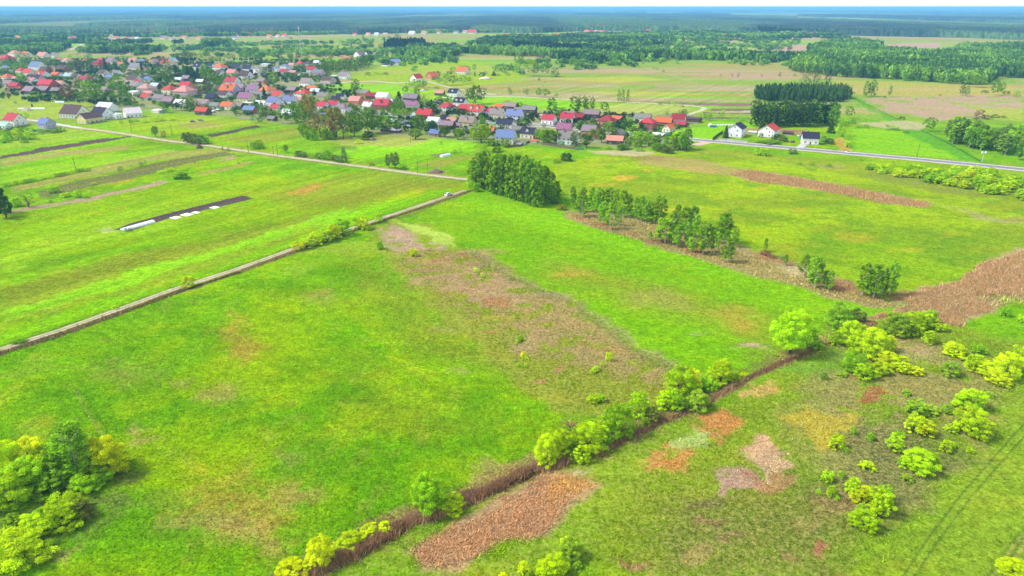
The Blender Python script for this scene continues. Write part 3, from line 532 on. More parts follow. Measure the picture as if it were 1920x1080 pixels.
plant("600 1065 55 66 Y; 655 1030 56 36 Y; 690 1008 40 26 Y; 722 1000 30 24 Y; 545 1086 60 36 Y; 580 1075 34 30 Y; 803 966 66 88 g; 818 962 40 50 g; 800 950 44 66 y; 850 960 46 36 y; 1025 872 56 64 y; 1052 858 48 60 y; 1072 845 50 66 k x; 1105 850 66 66 y; 1130 838 40 44 l; 1092 868 34 38 y; 1160 822 64 76 g; 1197 786 40 58 y; 1225 792 36 32 k; 1210 800 22 20 m; 1112 757 22 20 y; 1126 754 22 18 g; 1252 768 44 40 y; 1268 770 40 44 g; 1278 745 66 68 y; 1295 735 40 50 Y; 1308 770 50 42 l; 1325 730 30 28 g; 1352 720 50 52 y; 1335 735 30 24 g; 1395 710 18 14 Y; 1378 716 20 18 y; 1080 860 40 34 m", Z_D, "shrubs along the reed ditch", 'bush')
plant("1485 670 72 82 y r; 1522 655 36 46 g; 1577 618 54 60 l; 1608 605 30 30 k; 1540 655 20 12 y; 1565 648 24 34 y", "on the ditch bend right of centre", "shrubs along the reed ditch", 'bush')
plant("1598 650 50 56 y; 1612 662 46 50 y; 1640 672 66 66 y; 1662 660 40 40 Y; 1605 700 50 48 g; 1622 712 40 36 y; 1650 704 44 26 y; 1668 690 48 36 Y; 1692 698 44 34 Y; 1718 704 30 20 Y; 1634 702 26 18 y; 1590 690 20 20 l; 1685 630 56 50 l; 1708 622 46 44 y; 1730 618 40 40 y; 1745 610 28 34 g; 1745 645 30 28 y; 1760 620 34 22 y; 1722 633 26 26 y; 1693 634 28 30 y; 1580 706 20 12 l", "in the lime clump past the ditch", "shrubs of the rough pasture", 'bush')
plant("1793 669 44 30 Y; 1785 706 38 32 l; 1838 664 28 20 g; 1825 655 14 12 m; 1830 696 36 36 y; 1845 700 40 32 Y; 1862 712 46 36 Y; 1890 712 56 60 Y; 1912 700 40 60 y; 1875 722 50 30 Y; 1887 594 20 20 g; 1915 604 14 16 y; 1822 772 60 50 y; 1805 765 34 30 g; 1856 745 20 12 l; 1828 818 64 62 y; 1808 806 30 24 y; 1720 778 44 34 l; 1748 776 36 18 l; 1778 775 26 18 l; 1716 812 34 40 y; 1738 818 40 34 Y; 1680 848 34 40 y; 1688 822 18 18 g; 1728 888 62 50 y; 1706 880 36 30 y; 1745 880 40 40 g; 1692 874 18 18 l; 1785 812 22 20 y; 1775 848 24 26 y; 1790 840 16 12 l; 1570 842 30 30 y; 1587 850 14 12 g; 1600 815 14 18 l; 1633 826 18 16 g; 1628 882 26 20 y; 1552 904 24 26 y; 1578 896 16 14 l; 1560 932 20 24 y; 1570 938 12 10 g; 1535 928 14 12 g; 1600 930 26 40 y; 1618 940 40 34 Y; 1640 945 34 36 y; 1653 970 44 60 y; 1623 995 50 44 y; 1619 958 20 16 l; 1702 904 20 18 l; 1660 945 34 40 g; 1905 1078 54 34 Y; 1700 742 16 14 g; 1665 780 10 9 g; 1700 685 10 8 g; 1795 1040 9 8 g; 1546 712 12 16 d; 1810 748 20 14 l; 1820 850 16 12 y", Z_R, "shrubs of the rough pasture", 'bush')
plant("1070 1052 48 48 l; 1068 1030 38 24 y; 1035 1086 62 48 y; 982 1080 22 30 Y; 1078 1066 24 18 l; 945 1088 24 10 Y", "at the bottom edge beyond brown reeds", "shrubs of the rough pasture", 'bush')
plant("558 470 26 20 Y; 574 466 30 24 y; 592 460 32 28 Y; 610 455 34 30 y; 626 449 32 32 Y; 642 443 36 36 g; 682 430 24 28 Y; 688 432 14 16 y; 672 430 16 18 y; 710 418 18 22 y; 352 540 30 26 Y; 213 580 14 9 y; 712 468 16 18 g; 775 481 16 18 Y; 725 470 8 8 l; 690 452 10 6 y; 664 414 10 5 d; 33 644 26 8 d; 96 636 12 5 u", "beside the long sand track", "shrubs beside the sand track", 'bush')
plant("976 640 14 14 g; 970 644 8 9 y; 982 672 14 15 Y; 988 676 10 8 y; 968 640 8 5 l; 1118 697 16 12 y; 1130 688 12 14 y; 1142 678 14 20 Y; 1110 702 12 10 y; 974 688 14 9 l; 985 689 10 8 y; 892 511 12 10 y; 904 520 10 9 y; 897 516 10 7 l; 756 522 8 5 y; 1058 728 7 6 l; 1070 722 8 10 l", "in the brown belt mid-meadow", "shrubs of the brown belt", 'bush')
# clump of tall trees beside the track
cl = [(884,346,20,46,'g'),(892,352,26,58,'m'),(905,356,28,72,'d'),(918,361,28,74,'m'),(930,365,28,76,'m'),(943,369,26,78,'d'),(956,373,28,80,'m'),(968,377,26,76,'d'),(981,381,28,82,'m'),(994,385,28,84,'d'),(1008,389,30,86,'m'),(1022,384,26,72,'d'),(1034,379,22,56,'d'),(1045,376,18,36,'d'),
      (900,348,26,60,'m'),(914,350,28,62,'d'),(928,352,28,64,'m'),(942,355,28,66,'m'),(956,358,28,68,'d'),(970,362,28,72,'m'),(984,366,28,74,'m'),(998,370,28,72,'d'),(1012,374,26,66,'m'),(920,344,26,54,'m'),(938,345,26,54,'d'),(956,347,26,56,'m'),(974,351,26,58,'m'),(990,355,26,58,'d'),(1006,360,26,56,'m'),(905,342,24,50,'m'),(1020,366,22,50,'m'),(925,340,22,46,'m')]
for a in cl: tree('poplar', *a, Z_C, "tall clump beside the sand track")
plant("885 358 14 22 g b; 893 360 16 20 g b; 880 350 12 24 y b; 1000 388 12 14 d b", "at the foot of the tall clump", "tall clump beside the sand track")
for a in [(1088,398,18,42,'m'),(1118,400,18,44,'g'),(1155,400,20,46,'m'),(1160,424,16,38,'g'),(1193,412,16,42,'m'),(1211,420,16,38,'g'),(1262,440,20,44,'m'),(1238,452,22,44,'l'),(1306,452,22,50,'g'),(1335,474,20,50,'m'),(1290,464,20,48,'m'),(1350,450,22,50,'g'),(1378,464,16,40,'m'),(1520,532,20,48,'g'),(1632,550,22,52,'g'),(1074,392,18,42,'m'),(1092,408,30,56,'m'),(1110,396,20,46,'g'),(1125,393,24,42,'m'),(1143,394,28,44,'m'),(1130,422,22,44,'g'),(1145,431,24,52,'g'),(1168,408,30,52,'g'),(1180,404,18,40,'m'),(1203,416,26,48,'m'),(1218,412,18,36,'m'),(1236,423,34,56,'m'),(1248,458,38,50,'m'),(1270,464,22,42,'g'),(1285,444,38,56,'m'),(1300,432,32,46,'m'),(1272,408,18,24,'m'),(1296,474,22,30,'g'),(1320,478,42,64,'m'),(1360,458,40,58,'m'),(1366,493,28,46,'m'),(1219,452,11,20,'g'),(1435,472,12,26,'m'),(1473,498,12,22,'m'),(1508,520,26,44,'m'),(1530,542,36,64,'m'),(1555,545,22,38,'g'),(1548,540,20,34,'m'),(1620,555,34,62,'m'),(1640,562,36,66,'m'),(1655,553,26,52,'m'),(1670,555,28,66,'g'),(1228,412,18,30,'m'),(1345,468,16,34,'g')]: tree('birch', *a, Z_B, "birch row on the brown strip")
plant("1062 302 26 17 D b; 1045 306 20 8 d b; 1053 394 18 12 o b; 1040 382 22 16 d b; 1090 400 14 10 u b; 1437 478 24 10 b b; 1448 484 20 8 b b; 1466 484 18 8 u b; 1575 548 14 10 b b; 1665 565 10 8 d b", "on the brown strip of the birch row", "low shrubs of the birch row")
# ------------------------------------------------------------------ houses
def window_mesh():
    mb = MB(); mb.box(-.5,.5,-.03,.05,0,1.25,M['frame']); mb.box(-.42,.42,-.045,0,.08,1.17,M['window']); mb.box(-.03,.03,-.06,0,.08,1.17,M['frame']); mb.box(-.58,.58,-.12,.02,-.06,0,M['frame']); return mb.mesh("window")
WIN = window_mesh()
def door_mesh(): mb = MB(); mb.box(-.5,.5,-.04,.05,0,2.1,M['door']); mb.box(-.58,.58,-.06,-.04,2.1,2.2,M['frame']); mb.box(.34,.4,-.09,-.04,1,1.08,M['metal']); return mb.mesh("door")
DOOR = door_mesh()
def chim_mesh(): mb = MB(); mb.box(-.35,.35,-.3,.3,-1.2,1.0,M['brick']); mb.box(-.42,.42,-.37,.37,1.0,1.12,M['concrete']); mb.tube((0,0,1.12),(0,0,1.35),.12,.12,M['brick']); return mb.mesh("chimney")
CHIM = chim_mesh()
RC = {'R': (.50,.07,.05), 'O': (.62,.15,.06), 'M': (.27,.035,.05), 'P': (.52,.24,.20), 'G': (.21,.195,.19), 'D': (.035,.035,.065), 'B': (.15,.20,.34), 'L': (.24,.19,.20), 'S': (.68,.70,.73), 'T': (.38,.55,.50), 'K': (.10,.065,.065), 'C': (.42,.05,.07), 'V': (.26,.13,.21)}
RN = {'R': 'bright red', 'O': 'orange', 'M': 'maroon', 'P': 'faded pink', 'G': 'grey', 'D': 'dark slate', 'B': 'blue', 'L': 'mauve-grey', 'S': 'silvery white', 'T': 'pale teal', 'K': 'dark brown', 'C': 'crimson', 'V': 'purple'}
WC = {'w': (.82,.81,.79), 'c': (.74,.68,.54), 'y': (.66,.58,.28), 'o': (.55,.25,.12), 'b': (.12,.085,.075), 'p': (.62,.45,.42), 'g': (.40,.40,.38), 'r': (.36,.12,.09), 'l': (.42,.38,.52)}
WN = {'w': 'white', 'c': 'cream', 'y': 'yellow', 'o': 'orange brick', 'b': 'dark timber', 'p': 'pink', 'g': 'grey', 'r': 'red brick', 'l': 'lilac'}
def wall_mesh(Lh, Wh, h, rise, gable=True):
    mb = MB(); v = [(-Lh,-Wh,0),(Lh,-Wh,0),(Lh,Wh,0),(-Lh,Wh,0),(-Lh,-Wh,h),(Lh,-Wh,h),(Lh,Wh,h),(-Lh,Wh,h)]; f = [(0,1,5,4),(2,3,7,6)]
    if gable: v += [(Lh,0,h+rise),(-Lh,0,h+rise)]; f += [(1,2,6,8,5),(3,0,4,9,7)]
    else: f += [(1,2,6,5),(3,0,4,7),(4,5,6,7)]
    mb.add(v, f, M['wall']); mb.box(-Lh-.04,Lh+.04,-Wh-.04,Wh+.04,-.05,.35,M['concrete']); return mb.mesh("wall")
def roof_mesh(Lh, Wh, h, rise, kind, mansard=False):
    mb = MB(); o = .45; t = .16; k = rise/Wh; m = M['roof']
    if kind == 'gable':
        for s in (-1, 1):
            a = [(-Lh-o, s*(Wh+o), h-o*k+.05), (Lh+o, s*(Wh+o), h-o*k+.05), (Lh+o, 0, h+rise+.05), (-Lh-o, 0, h+rise+.05)]; b = [(p[0], p[1], p[2]+t) for p in a]
            mb.add(a+b, [(0,1,2,3),(7,6,5,4),(0,4,5,1),(1,5,6,2),(3,7,4,0)] if s > 0 else [(3,2,1,0),(4,5,6,7),(1,5,4,0),(2,6,5,1),(0,4,7,3)], m)
        mb.box(-Lh-o, Lh+o, -.14, .14, h+rise+t, h+rise+t+.13, m)
    elif kind == 'hip':
        r = max(.3, Lh-Wh*.9); z0 = h-o*k*.9; a = [(-Lh-o,-Wh-o,z0),(Lh+o,-Wh-o,z0),(Lh+o,Wh+o,z0),(-Lh-o,Wh+o,z0)]; b = [(p[0],p[1],p[2]+t) for p in a]; c = [(-r,0,h+rise+t),(r,0,h+rise+t)]
        mb.add(a+b+c, [(3,2,1,0),(0,1,5,4),(1,2,6,5),(2,3,7,6),(3,0,4,7),(4,5,9,8),(6,7,8,9),(5,6,9),(7,4,8)], m)
    elif kind == 'arch':
        n = 10; P = lambda x, e: [(x, (Wh+e)*cos(pi*j/n), max(.0, (h+rise+e)*sin(pi*j/n))) for j in range(n+1)]; mb.rings([P(-Lh-.1, 0), P(Lh+.1, 0)], m)
    else:
        a = [(-Lh-.3,-Wh-.3,h),(Lh+.3,-Wh-.3,h),(Lh+.3,Wh+.3,h+rise),(-Lh-.3,Wh+.3,h+rise)]; mb.add(a+[(p[0],p[1],p[2]+.2) for p in a], [(3,2,1,0),(4,5,6,7),(0,1,5,4),(1,2,6,5),(2,3,7,6),(3,0,4,7)], m)
    return mb.mesh("roof")
def dormer(parent, x, Wh, h, rise, rc, wc, side=-1):
    mb = MB(); y0 = side*(Wh*.78); y1 = side*(Wh*.15); zb = h+rise*.2; zt = h+rise*.72; b = 1.0
    mb.box(x-b, x+b, min(y0,y1), max(y0,y1), zb, zt, M['wall']); q = [(x-b, y0, zt),(x+b, y0, zt),(x, y0, zt+.8)]; mb.add(q, [(0,1,2)] if side < 0 else [(2,1,0)], M['wall'])
    o = link("dormer", mb.mesh("dormer"), parent, color=wc)
    r = MB(); e = .25
    for s in (-1, 1):
        a = [(x+s*(b+e), y0+side*e, zt-.15),(x+s*(b+e), y1, zt-.15),(x, y1, zt+.85),(x, y0+side*e, zt+.85)]; aa = a+[(p[0],p[1],p[2]+.1) for p in a]
        r.add(aa, [(0,1,2,3),(7,6,5,4),(4,5,1,0),(3,2,6,7),(0,3,7,4)], M['roof'])
    link("dormer_roof", r.mesh("dormer_roof"), o, color=rc)
    wn = link("window", WIN, o); wn.location = (x, y0+side*.02, zb+.35); wn.scale = (.8,1,.85); wn.rotation_euler = (0,0,0 if side < 0 else pi)
NH = 0
def house(px, py, wp, rc, wc, kind='h', ang=None, zone='', fl=None, dorm=0, chim=True, aspect=None):
    global NH; NH += 1
    s = S(px, py); x, y = G(px, py); barn = kind in 'bLs'; wp *= 1.1 if 120 < py < 240 and px < 1150 else 1; ang = (-24+rnd.uniform(-7,7) if ang is None else ang); a = R(ang)
    asp = aspect or {'h': .78, 'p': .95, 'b': .62, 'g': .78, 'f': .6, 's': .7, 'a': .6, 'c': .8}[kind]
    Lt = wp*s/(abs(cos(a))+asp*abs(sin(a))); Lh, Wh = Lt/2, Lt*asp/2
    h = fl or {'h': 3.6, 'p': 4.4, 'b': 3.0, 'g': 3.8, 'f': 2.8, 's': 2.4, 'a': .3, 'c': 5.8}[kind]; h *= min(1.3, max(.55, Lt/10)); rise = Wh*{'h': .86, 'p': .62, 'b': .8, 'g': .62, 'f': .12, 's': .15, 'a': .9, 'c': .35}[kind]
    dep = abs(Lh*sin(a))+abs(Wh*cos(a)); cat = 'building' if kind in 'bfsa' else 'house'
    nm = {'b': 'barn', 'f': 'flat_building', 's': 'shed', 'a': 'arched_hall', 'c': 'block_building'}.get(kind, 'house')
    e = empty(nm, x, y+dep, 0, a)
    rr = tuple(v*rnd.uniform(.88,1.12) for v in RC[rc]); ww = tuple(v*rnd.uniform(.94,1.05) for v in WC[wc])
    rk = {'h': 'gable', 'b': 'gable', 'g': 'gable', 'p': 'hip', 'c': 'hip', 'f': 'flat', 's': 'flat', 'a': 'arch'}[kind]
    link("wall", wall_mesh(Lh, Wh, h, rise, rk == 'gable'), e, color=ww); rf = link("roof", roof_mesh(Lh, Wh, h, rise, rk), e, color=rr)
    near = py > 120
    if kind in 'hpgc' and chim and py > 75: c = link("chimney", CHIM, rf); c.location = (Lh*rnd.choice([-.35, .1, .4]), Wh*.2*rnd.choice([-1,1]), h+rise*.92); c.scale = (1,1,1.1)
    if near and not barn or kind == 'b' and py > 195:
        n = max(2, int(Lt/3.2)) if not kind == 'b' else 2; ds = Lt/n; dn = rnd.randrange(n); two = h > 4.6
        for sd in (-1, 1):
            for i in range(n):
                X = -Lh+ds*(i+.5)
                if i == dn and sd < 0:
                    d = link("door", DOOR, e); d.location = (X, -Wh-.02, .05)
                    if kind == 'b': d.scale = (2.6, 1, 1.1)
                else: o = link("window", WIN, e); o.location = (X, sd*(Wh+.02), 1.0); o.rotation_euler = (0,0,0 if sd < 0 else pi); o.scale = (1.15,1,1)
                if two: o = link("window", WIN, e); o.location = (X, sd*(Wh+.02), 3.7*h/5.2); o.rotation_euler = (0,0,0 if sd < 0 else pi); o.scale = (1.15,1,.9)
        if kind != 'b':
            for sd in (-1, 1):
                for Yw, Zw in ((-Wh*.4, 1.0), (Wh*.4, 1.0)) + (((0, h+rise*.15),) if rk == 'gable' else ()) + (((-Wh*.4, 3.7*h/5.2),) if two else ()):
                    o = link("window", WIN, e); o.location = (sd*(Lh+.02), Yw, Zw); o.rotation_euler = (0,0,R(90)*sd)
    for i in range(dorm): dormer(e, (-Lh*.45, Lh*.45, 0)[i] if dorm > 1 else 0, Wh, h, rise, rr, ww)
    kn = {'h': 'gabled house', 'p': 'hip-roofed house', 'b': 'barn', 'g': 'wide gabled house', 'f': 'flat-roofed building', 's': 'low shed', 'a': 'arched hall', 'c': 'two-storey block'}[kind]
    tag(e, f"{RN[rc]}-roofed {WN[wc]} {kn}" if kind != 'a' else f"{RN[rc]} {kn}", cat, "buildings of the village", px, zone); e["_py"] = py
    e["_half"] = (Lh, Wh); return e
def houses(rows, zone, dang=None):
    for q in tuple_rows(rows):
        kw = {}
        for t in q[6:]:
            if isinstance(t, float): kw['ang'] = t
            elif t[0] == 'd': kw['dorm'] = int(t[1:])
            elif t[0] == 'f': kw['fl'] = float(t[1:])
        if dang is not None: kw.setdefault('ang', dang+rnd.uniform(-8,8))
        house(q[0], q[1], q[2], q[3], q[4], q[5], zone=zone, **kw)
ZL, ZN, ZM, ZR, ZT, ZF = "in the left village", "in the upper village", "in the middle village", "by the main road right", "at the track's village end", "in the distance"
houses("22 106 24 P c p; 45 108 20 O c h; 76 110 24 P c h; 99 108 16 G c h; 110 115 11 O c h; 122 120 20 P c p; 158 117 11 O o h; 187 116 14 R r b; 181 126 26 M r p; 63 131 28 B w h; 8 130 12 B w b; 19 138 10 G w h; 36 140 20 R c p; 50 143 22 R c h; 80 137 24 K r b; 54 147 13 D b b; 74 149 26 R w h d1; 112 135 28 K r b; 102 145 17 O r b; 114 147 15 B g b; 126 148 16 T w h; 140 150 18 K c h; 155 155 18 C p h; 169 155 19 M w h; 9 152 20 O c p; 10 163 24 L g b; 24 152 15 P c b; 23 168 24 C r b; 33 170 13 R r b; 56 158 19 P w h; 68 155 22 D p h; 80 156 18 P c f; 82 165 34 C r b; 108 163 20 P c b; 50 178 32 L b b; 78 176 28 L b b; 102 177 22 L b b; 143 174 10 S o s; 192 174 20 L g b; 190 144 20 K c h; 188 150 14 R w f", ZL)
houses("205 120 22 L p h; 225 124 12 O w h; 247 120 20 P c h; 265 119 16 B g b; 283 119 11 O c h; 291 122 18 G w h; 309 125 24 O c h d1; 321 119 18 B w h; 324 124 12 R c h; 370 131 20 D w h d1; 250 133 26 L c h; 266 136 14 O c h; 203 150 17 B g b; 216 142 18 G w b; 238 139 12 S w f; 247 156 24 K c h; 270 152 20 D g b; 276 154 15 B w h; 255 163 18 C w h; 251 168 22 L w h; 288 168 22 T b b; 346 170 27 C o h; 347 153 20 G b b; 333 154 15 S w b; 374 158 16 S b b; 314 178 28 R c p; 269 176 30 P p p; 276 182 20 P c b; 247 178 20 S w f; 340 182 36 P p p; 363 177 16 B o h; 271 188 18 R c h; 280 184 14 K b b; 296 192 26 L g b; 313 195 24 L b b; 326 190 9 S p f", ZL)
houses("393 128 14 D w h; 409 133 23 O w p; 410 141 15 K w h; 433 143 20 P y h; 443 132 19 D g h; 463 135 20 D w h; 457 149 25 K w h; 483 141 19 G w c f7; 499 139 14 G c c f6; 514 138 16 B w c f7; 533 134 20 B w c f6; 496 125 16 S w f; 531 140 16 C c h; 489 158 20 L o b; 432 161 26 C w h; 410 173 18 K w h; 426 178 34 O l h d1; 449 172 22 L l h; 476 168 22 L b b; 472 177 26 V w h; 453 174 12 K r b; 497 180 31 O c p; 519 187 24 R c h; 546 176 24 L b b; 542 185 14 K c h; 480 184 23 G w b; 416 187 27 K w g; 394 191 22 D b h; 458 193 30 V y h; 487 198 27 S g a; 462 199 20 S c f; 546 128 15 P y h; 561 126 17 R p p; 577 126 17 K p p; 593 122 13 S w h; 548 141 16 P r b; 564 143 23 G w f; 583 137 18 C w h; 595 144 22 G p h; 644 149 22 L w h; 625 146 12 S b s; 613 158 27 K p g; 573 163 26 L w h", ZN)
houses("566 186 30 R w p d1; 584 172 20 O c b; 590 178 20 S b b; 604 189 23 G y h; 628 193 18 D r h; 638 186 18 D w b; 540 198 27 B w h; 557 196 20 P w h; 511 200 26 B w h; 514 209 22 C c b; 538 219 25 S w b; 508 228 18 G b b; 602 207 24 C w h; 624 204 22 C w h; 642 212 24 L w p; 603 222 18 B b b; 612 211 16 R b s; 665 198 25 P o h; 684 201 19 O o h 60; 689 206 21 S w h; 716 207 32 C r h d1; 680 182 24 G o b; 696 187 22 M b b; 717 189 28 S w b; 736 192 12 S w b; 770 192 30 G b b; 757 199 20 G c b; 772 206 24 V c h; 824 180 18 P b b; 837 213 30 C w p; 822 196 16 G b b; 796 226 30 C r h; 757 236 16 B b b; 737 232 15 T b b; 764 241 20 S b s; 740 250 22 S b s; 722 248 20 K b s; 831 229 20 D r p; 847 232 20 P c b; 813 235 26 S w b; 838 244 32 L b b; 815 257 22 B o h; 779 221 13 T w h", ZM)
houses("863 201 26 D w h d2; 874 212 27 C b b; 893 219 34 R c h d2; 921 219 27 C w p; 932 225 30 L c h; 965 228 33 B w h; 936 205 17 O c b; 958 208 28 L b b; 993 214 27 L b b; 982 213 11 S b s; 973 212 18 G b b; 877 241 37 L y h d1; 919 251 20 O r h; 888 252 26 G b b; 856 240 18 L w b; 948 245 36 D w g; 949 271 42 B c h; 972 251 26 G b b; 992 261 34 D c h d1; 1001 268 17 O c s; 977 272 20 L w s", ZM)
houses("1030 234 28 C w h; 1065 231 27 C w h; 1021 221 15 S p f; 1068 222 22 L p b; 1086 226 22 M r b; 1111 223 30 L b b; 1140 240 38 M o p; 1158 229 22 O o b; 1059 252 32 V p h; 1066 273 42 G w h; 1107 260 34 L o h f5; 1160 262 28 G o h 60; 1155 273 34 P b b; 1207 231 34 G w b; 1217 245 36 C r p f5; 1247 239 36 O r b; 1275 233 30 M w h; 1256 249 26 O c h 50; 1278 240 24 C b b; 1303 231 34 K b s; 1387 259 40 D w g 58 f5; 1449 259 46 R w g 56 f4; 1413 252 17 S g s; 1481 254 22 K b s; 1523 272 33 D w h -14 f4.2", ZR)
houses("18 237 36 C w h; 4 243 26 T w b; 80 242 32 B l h; 130 223 45 K c h f3.2; 158 233 36 K y g 62 f3.4; 183 225 38 D w h f3.4; 211 224 24 S w f f3.6; 241 222 32 S w h 40 f3; 193 211 36 S w b; 292 213 22 S c s; 377 217 27 R b b; 313 198 26 L b b; 336 201 24 S w b; 377 203 32 L p b; 401 205 22 G g b; 424 207 27 O c b; 395 212 12 S b s; 407 209 9 S b s; 445 206 24 G b b; 466 214 26 B r b; 46 208 14 P w s", ZT)
houses("851 182 23 D w h d1; 672 107 20 L w h 60; 690 106 16 D w h 50; 647 112 14 O o f; 658 114 11 P w h; 741 123 19 B w h; 722 125 14 D w s; 780 154 22 R w h 55; 809 150 22 O o h 55; 867 140 24 O c h; 885 63.5 18 R c h; 872 62 10 P c h; 665 67 9 R c h; 690 67 10 P c h; 706 67 10 S w h; 722 64 10 T w f; 772 65 14 S w h; 795 64 12 P c h; 823 63 9 R c h; 838 61 8 P c h; 855 63 10 G w h; 30 75 16 O c h; 50 74 14 S w f; 114 74 13 S w f; 130 75 9 P c h; 137 73 9 R c h; 149 75 18 S w f; 164 76 8 P c h; 175 76 12 P w h; 188 76 12 S w f; 204 74 8 P w h; 217 74 10 O c h; 238 74 8 R c h; 256 75 9 S w h; 280 76 12 G w h; 305 74 14 L c h; 320 76 9 P c h; 345 73 11 O c h; 372 74 10 O c h; 438 74 12 G w h; 447 68 10 O c h; 465 68 14 R c h; 504 71 11 O c h; 520 70 9 P w h; 532 69 11 R c h; 110 89 12 G w h; 60 84 9 R w h; 1052 66 14 G c f; 1045 67 8 O c h; 1062 67 9 S w f; 1101 62 11 O c h; 1110 61 8 R c h; 1119 62 10 P c h; 1129 62 9 O c h; 1152 62 9 S w f; 1216 60 8 R c h; 1329 71 9 O c h; 1355 70 12 R c h; 1362 68 8 O w h; 1460 60 6 O c h; 1512 67 14 K c h; 1527 67 10 P w h; 1546 69 11 O c h; 1473 57 6 T w h; 1449 64 7 S w h; 5 116 28 C r p; 950 68 8 O c h", ZF)

# ------------------------------------------------------------------ fences and walls by the gardens
def fence(pts, hgt, m, lab, px, spacing=2.5, solid=True, name="fence"):
    P = GP(pts); e = empty(name, *P[0]); mb = MB(); pm = MB(); o = P[0]
    for i in range(len(P)-1):
        d = P[i+1]-P[i]; L = np.hypot(*d); d /= L; n = np.array([-d[1], d[0]])*.04
        q = [P[i]-o+n, P[i+1]-o+n, P[i+1]-o-n, P[i]-o-n]
        for z0, z1 in (((.05, hgt),) if solid else ((.3,.45),(.7,.85),(1.1,1.25))): mb.add([(*p, z0) for p in q]+[(*p, z1) for p in q], [(3,2,1,0),(4,5,6,7),(0,1,5,4),(1,2,6,5),(2,3,7,6),(3,0,4,7)], m)
        k = int(L/spacing)
        for j in range(k+1): c = P[i]-o+d*L*j/max(1,k); pm.box(c[0]-.1,c[0]+.1,c[1]-.1,c[1]+.1,0,hgt+.12,m)
    link("panel", mb.mesh("panel"), e); r = link("posts", pm.mesh("posts"), e); r["kind"] = "stuff" if False else "thing"
    del r["kind"]; r.name = "post_row"; tag(e, lab, "fence"); return e
green = plain("green_panel", (.04,.20,.09), .6); darkp = plain("dark_panel", (.05,.05,.06), .7)
fence([(1015,271),(1040,275),(1068,279),(1084,281)], 1.6, M['wood'], "long grey plank fence between the grey-roofed house and the meadow", 0)
fence([(1084,281),(1094,282)], 1.8, green, "short green gate panel ending the long plank fence", 0)
fence([(955,276),(975,275),(990,268),(1000,264)], 1.5, M['wood'], "weathered fence around the blue-roofed house's garden", 0)
fence([(1336,263),(1345,256),(1355,249)], 1.9, darkp, "dark fence between bright lawn and the slate-roofed white house", 0)
fence([(1347,263),(1362,264),(1380,266),(1401,268)], 1.4, M['concrete'], "pale panelled front wall of the slate-roofed white house", 0, 3.5, name="garden_wall")
fence([(1188,248),(1205,251),(1222,253)], 1.3, plain("rust_fence", (.28,.10,.05), .8), "rust-red roadside fence in front of the crimson hip-roofed house", 0)
fence([(1112,252),(1150,243),(1182,228)], 1.5, M['concrete'], "light concrete wall climbing behind the orange brick house", 0, name="garden_wall")
fence([(60,247),(85,246),(110,245)], 1.5, plain("teal_fence", (.16,.24,.26), .8), "grey-green fence below the navy-walled house", 0)
fence([(170,232),(200,228),(235,224),(262,218)], 1.0, M['wood'], "low fence in front of the white houses by the track end", 0, solid=False)
fence([(447,222),(465,223),(482,225)], 1.2, M['concrete'], "low white garden wall behind the ploughed strip", 0, name="garden_wall")
fence([(888,223),(905,230),(912,222)], 1.2, M['frame'], "white yard wall between cream house and mauve-roofed house", 0, name="garden_wall")
fence([(830,184),(850,186),(878,178)], 1.3, M['frame'], "white wall around the lone slate-roofed house", 0, name="garden_wall")
fence([(700,251),(730,252),(752,249)], 1.3, M['wood'], "old timber paddock fence by the white low sheds", 0, solid=False)
# ------------------------------------------------------------------ poles, lamp, mast
def pole(px, py, hp, lab, m='wood', arm=True):
    x, y = G(px, py); s = S(px, py); h = hp*s/cos(math.atan2(CAM_H, y)); e = empty("utility_pole", x, y, 0, R(20))
    mb = MB(); mb.tube((0,0,0),(0,0,h),.17,.11,M[m],8); link("post", mb.mesh("post"), e)
    if arm:
        mb = MB(); mb.box(-.9,.9,-.07,.07,h-.6,h-.45,M[m])
        for q in (-.75,0,.75): mb.tube((q,0,h-.45),(q,0,h-.25),.06,.04,M['concrete'],5)
        link("crossarm", mb.mesh("crossarm"), e)
    tag(e, lab, "pole", "utility poles"); return e
PZ = [(247,247,22,'beside the pale sand lane near the track end'),(323,254,20,'left of the brownish roadside bush'),(299,259,22,'right of the leafy roadside bush on the lane'),(398,272,22,'just right of the wide olive roadside bush'),(466,286,24,'beside the small hedge block on the lane'),(521,292,20,'left of the low tree on the lane'),(513,290,16,'furthest left of the grey willow row'),(652,308,22,'at the right end of the willow row'),(783,325,22,'where the lane nears the tall clump'),(802,322,14,'by the brush heap near the clump'),(142,318,22,'alone in the left strip field'),(1445,272,24,'in front of the red-roofed white house on the road'),(1719,296,26,'alone on the meadow side of the main road'),(944,233,22,'between silver-fenced yard and blue-roofed house'),(702,157,18,'beside the upper lane on the bright field'),(663,153,14,'left one beside the upper lane'),(872,262,22,'pale pole among garden trees behind the bright field'),(770,268,18,'right of the scrap heap behind the middle gardens')]
for px, py, hp, t in PZ: pole(px, py, hp, f"thin grey utility pole {t}", 'concrete' if px in (702,663,872,299) else 'wood')
def lamp():
    x, y = G(1841,303); e = empty("street_lamp", x, y); mb = MB(); mb.tube((0,0,0),(0,0,6),.12,.09,M['frame'],8); link("post", mb.mesh("post"), e)
    mb = MB(); 
    for s in (-1,1): mb.box(min(0,s*1.1), max(0,s*1.1), -.05, .05, 5.8, 5.9, M['frame']); mb.box(s*1.1-.35, s*1.1+.35, -.45, .45, 5.3, 6.3, M['frame'])
    link("lamp_head", mb.mesh("lamp_head"), e); tag(e, "white post with two pale panels beside the main road at right", "street lamp")
lamp()
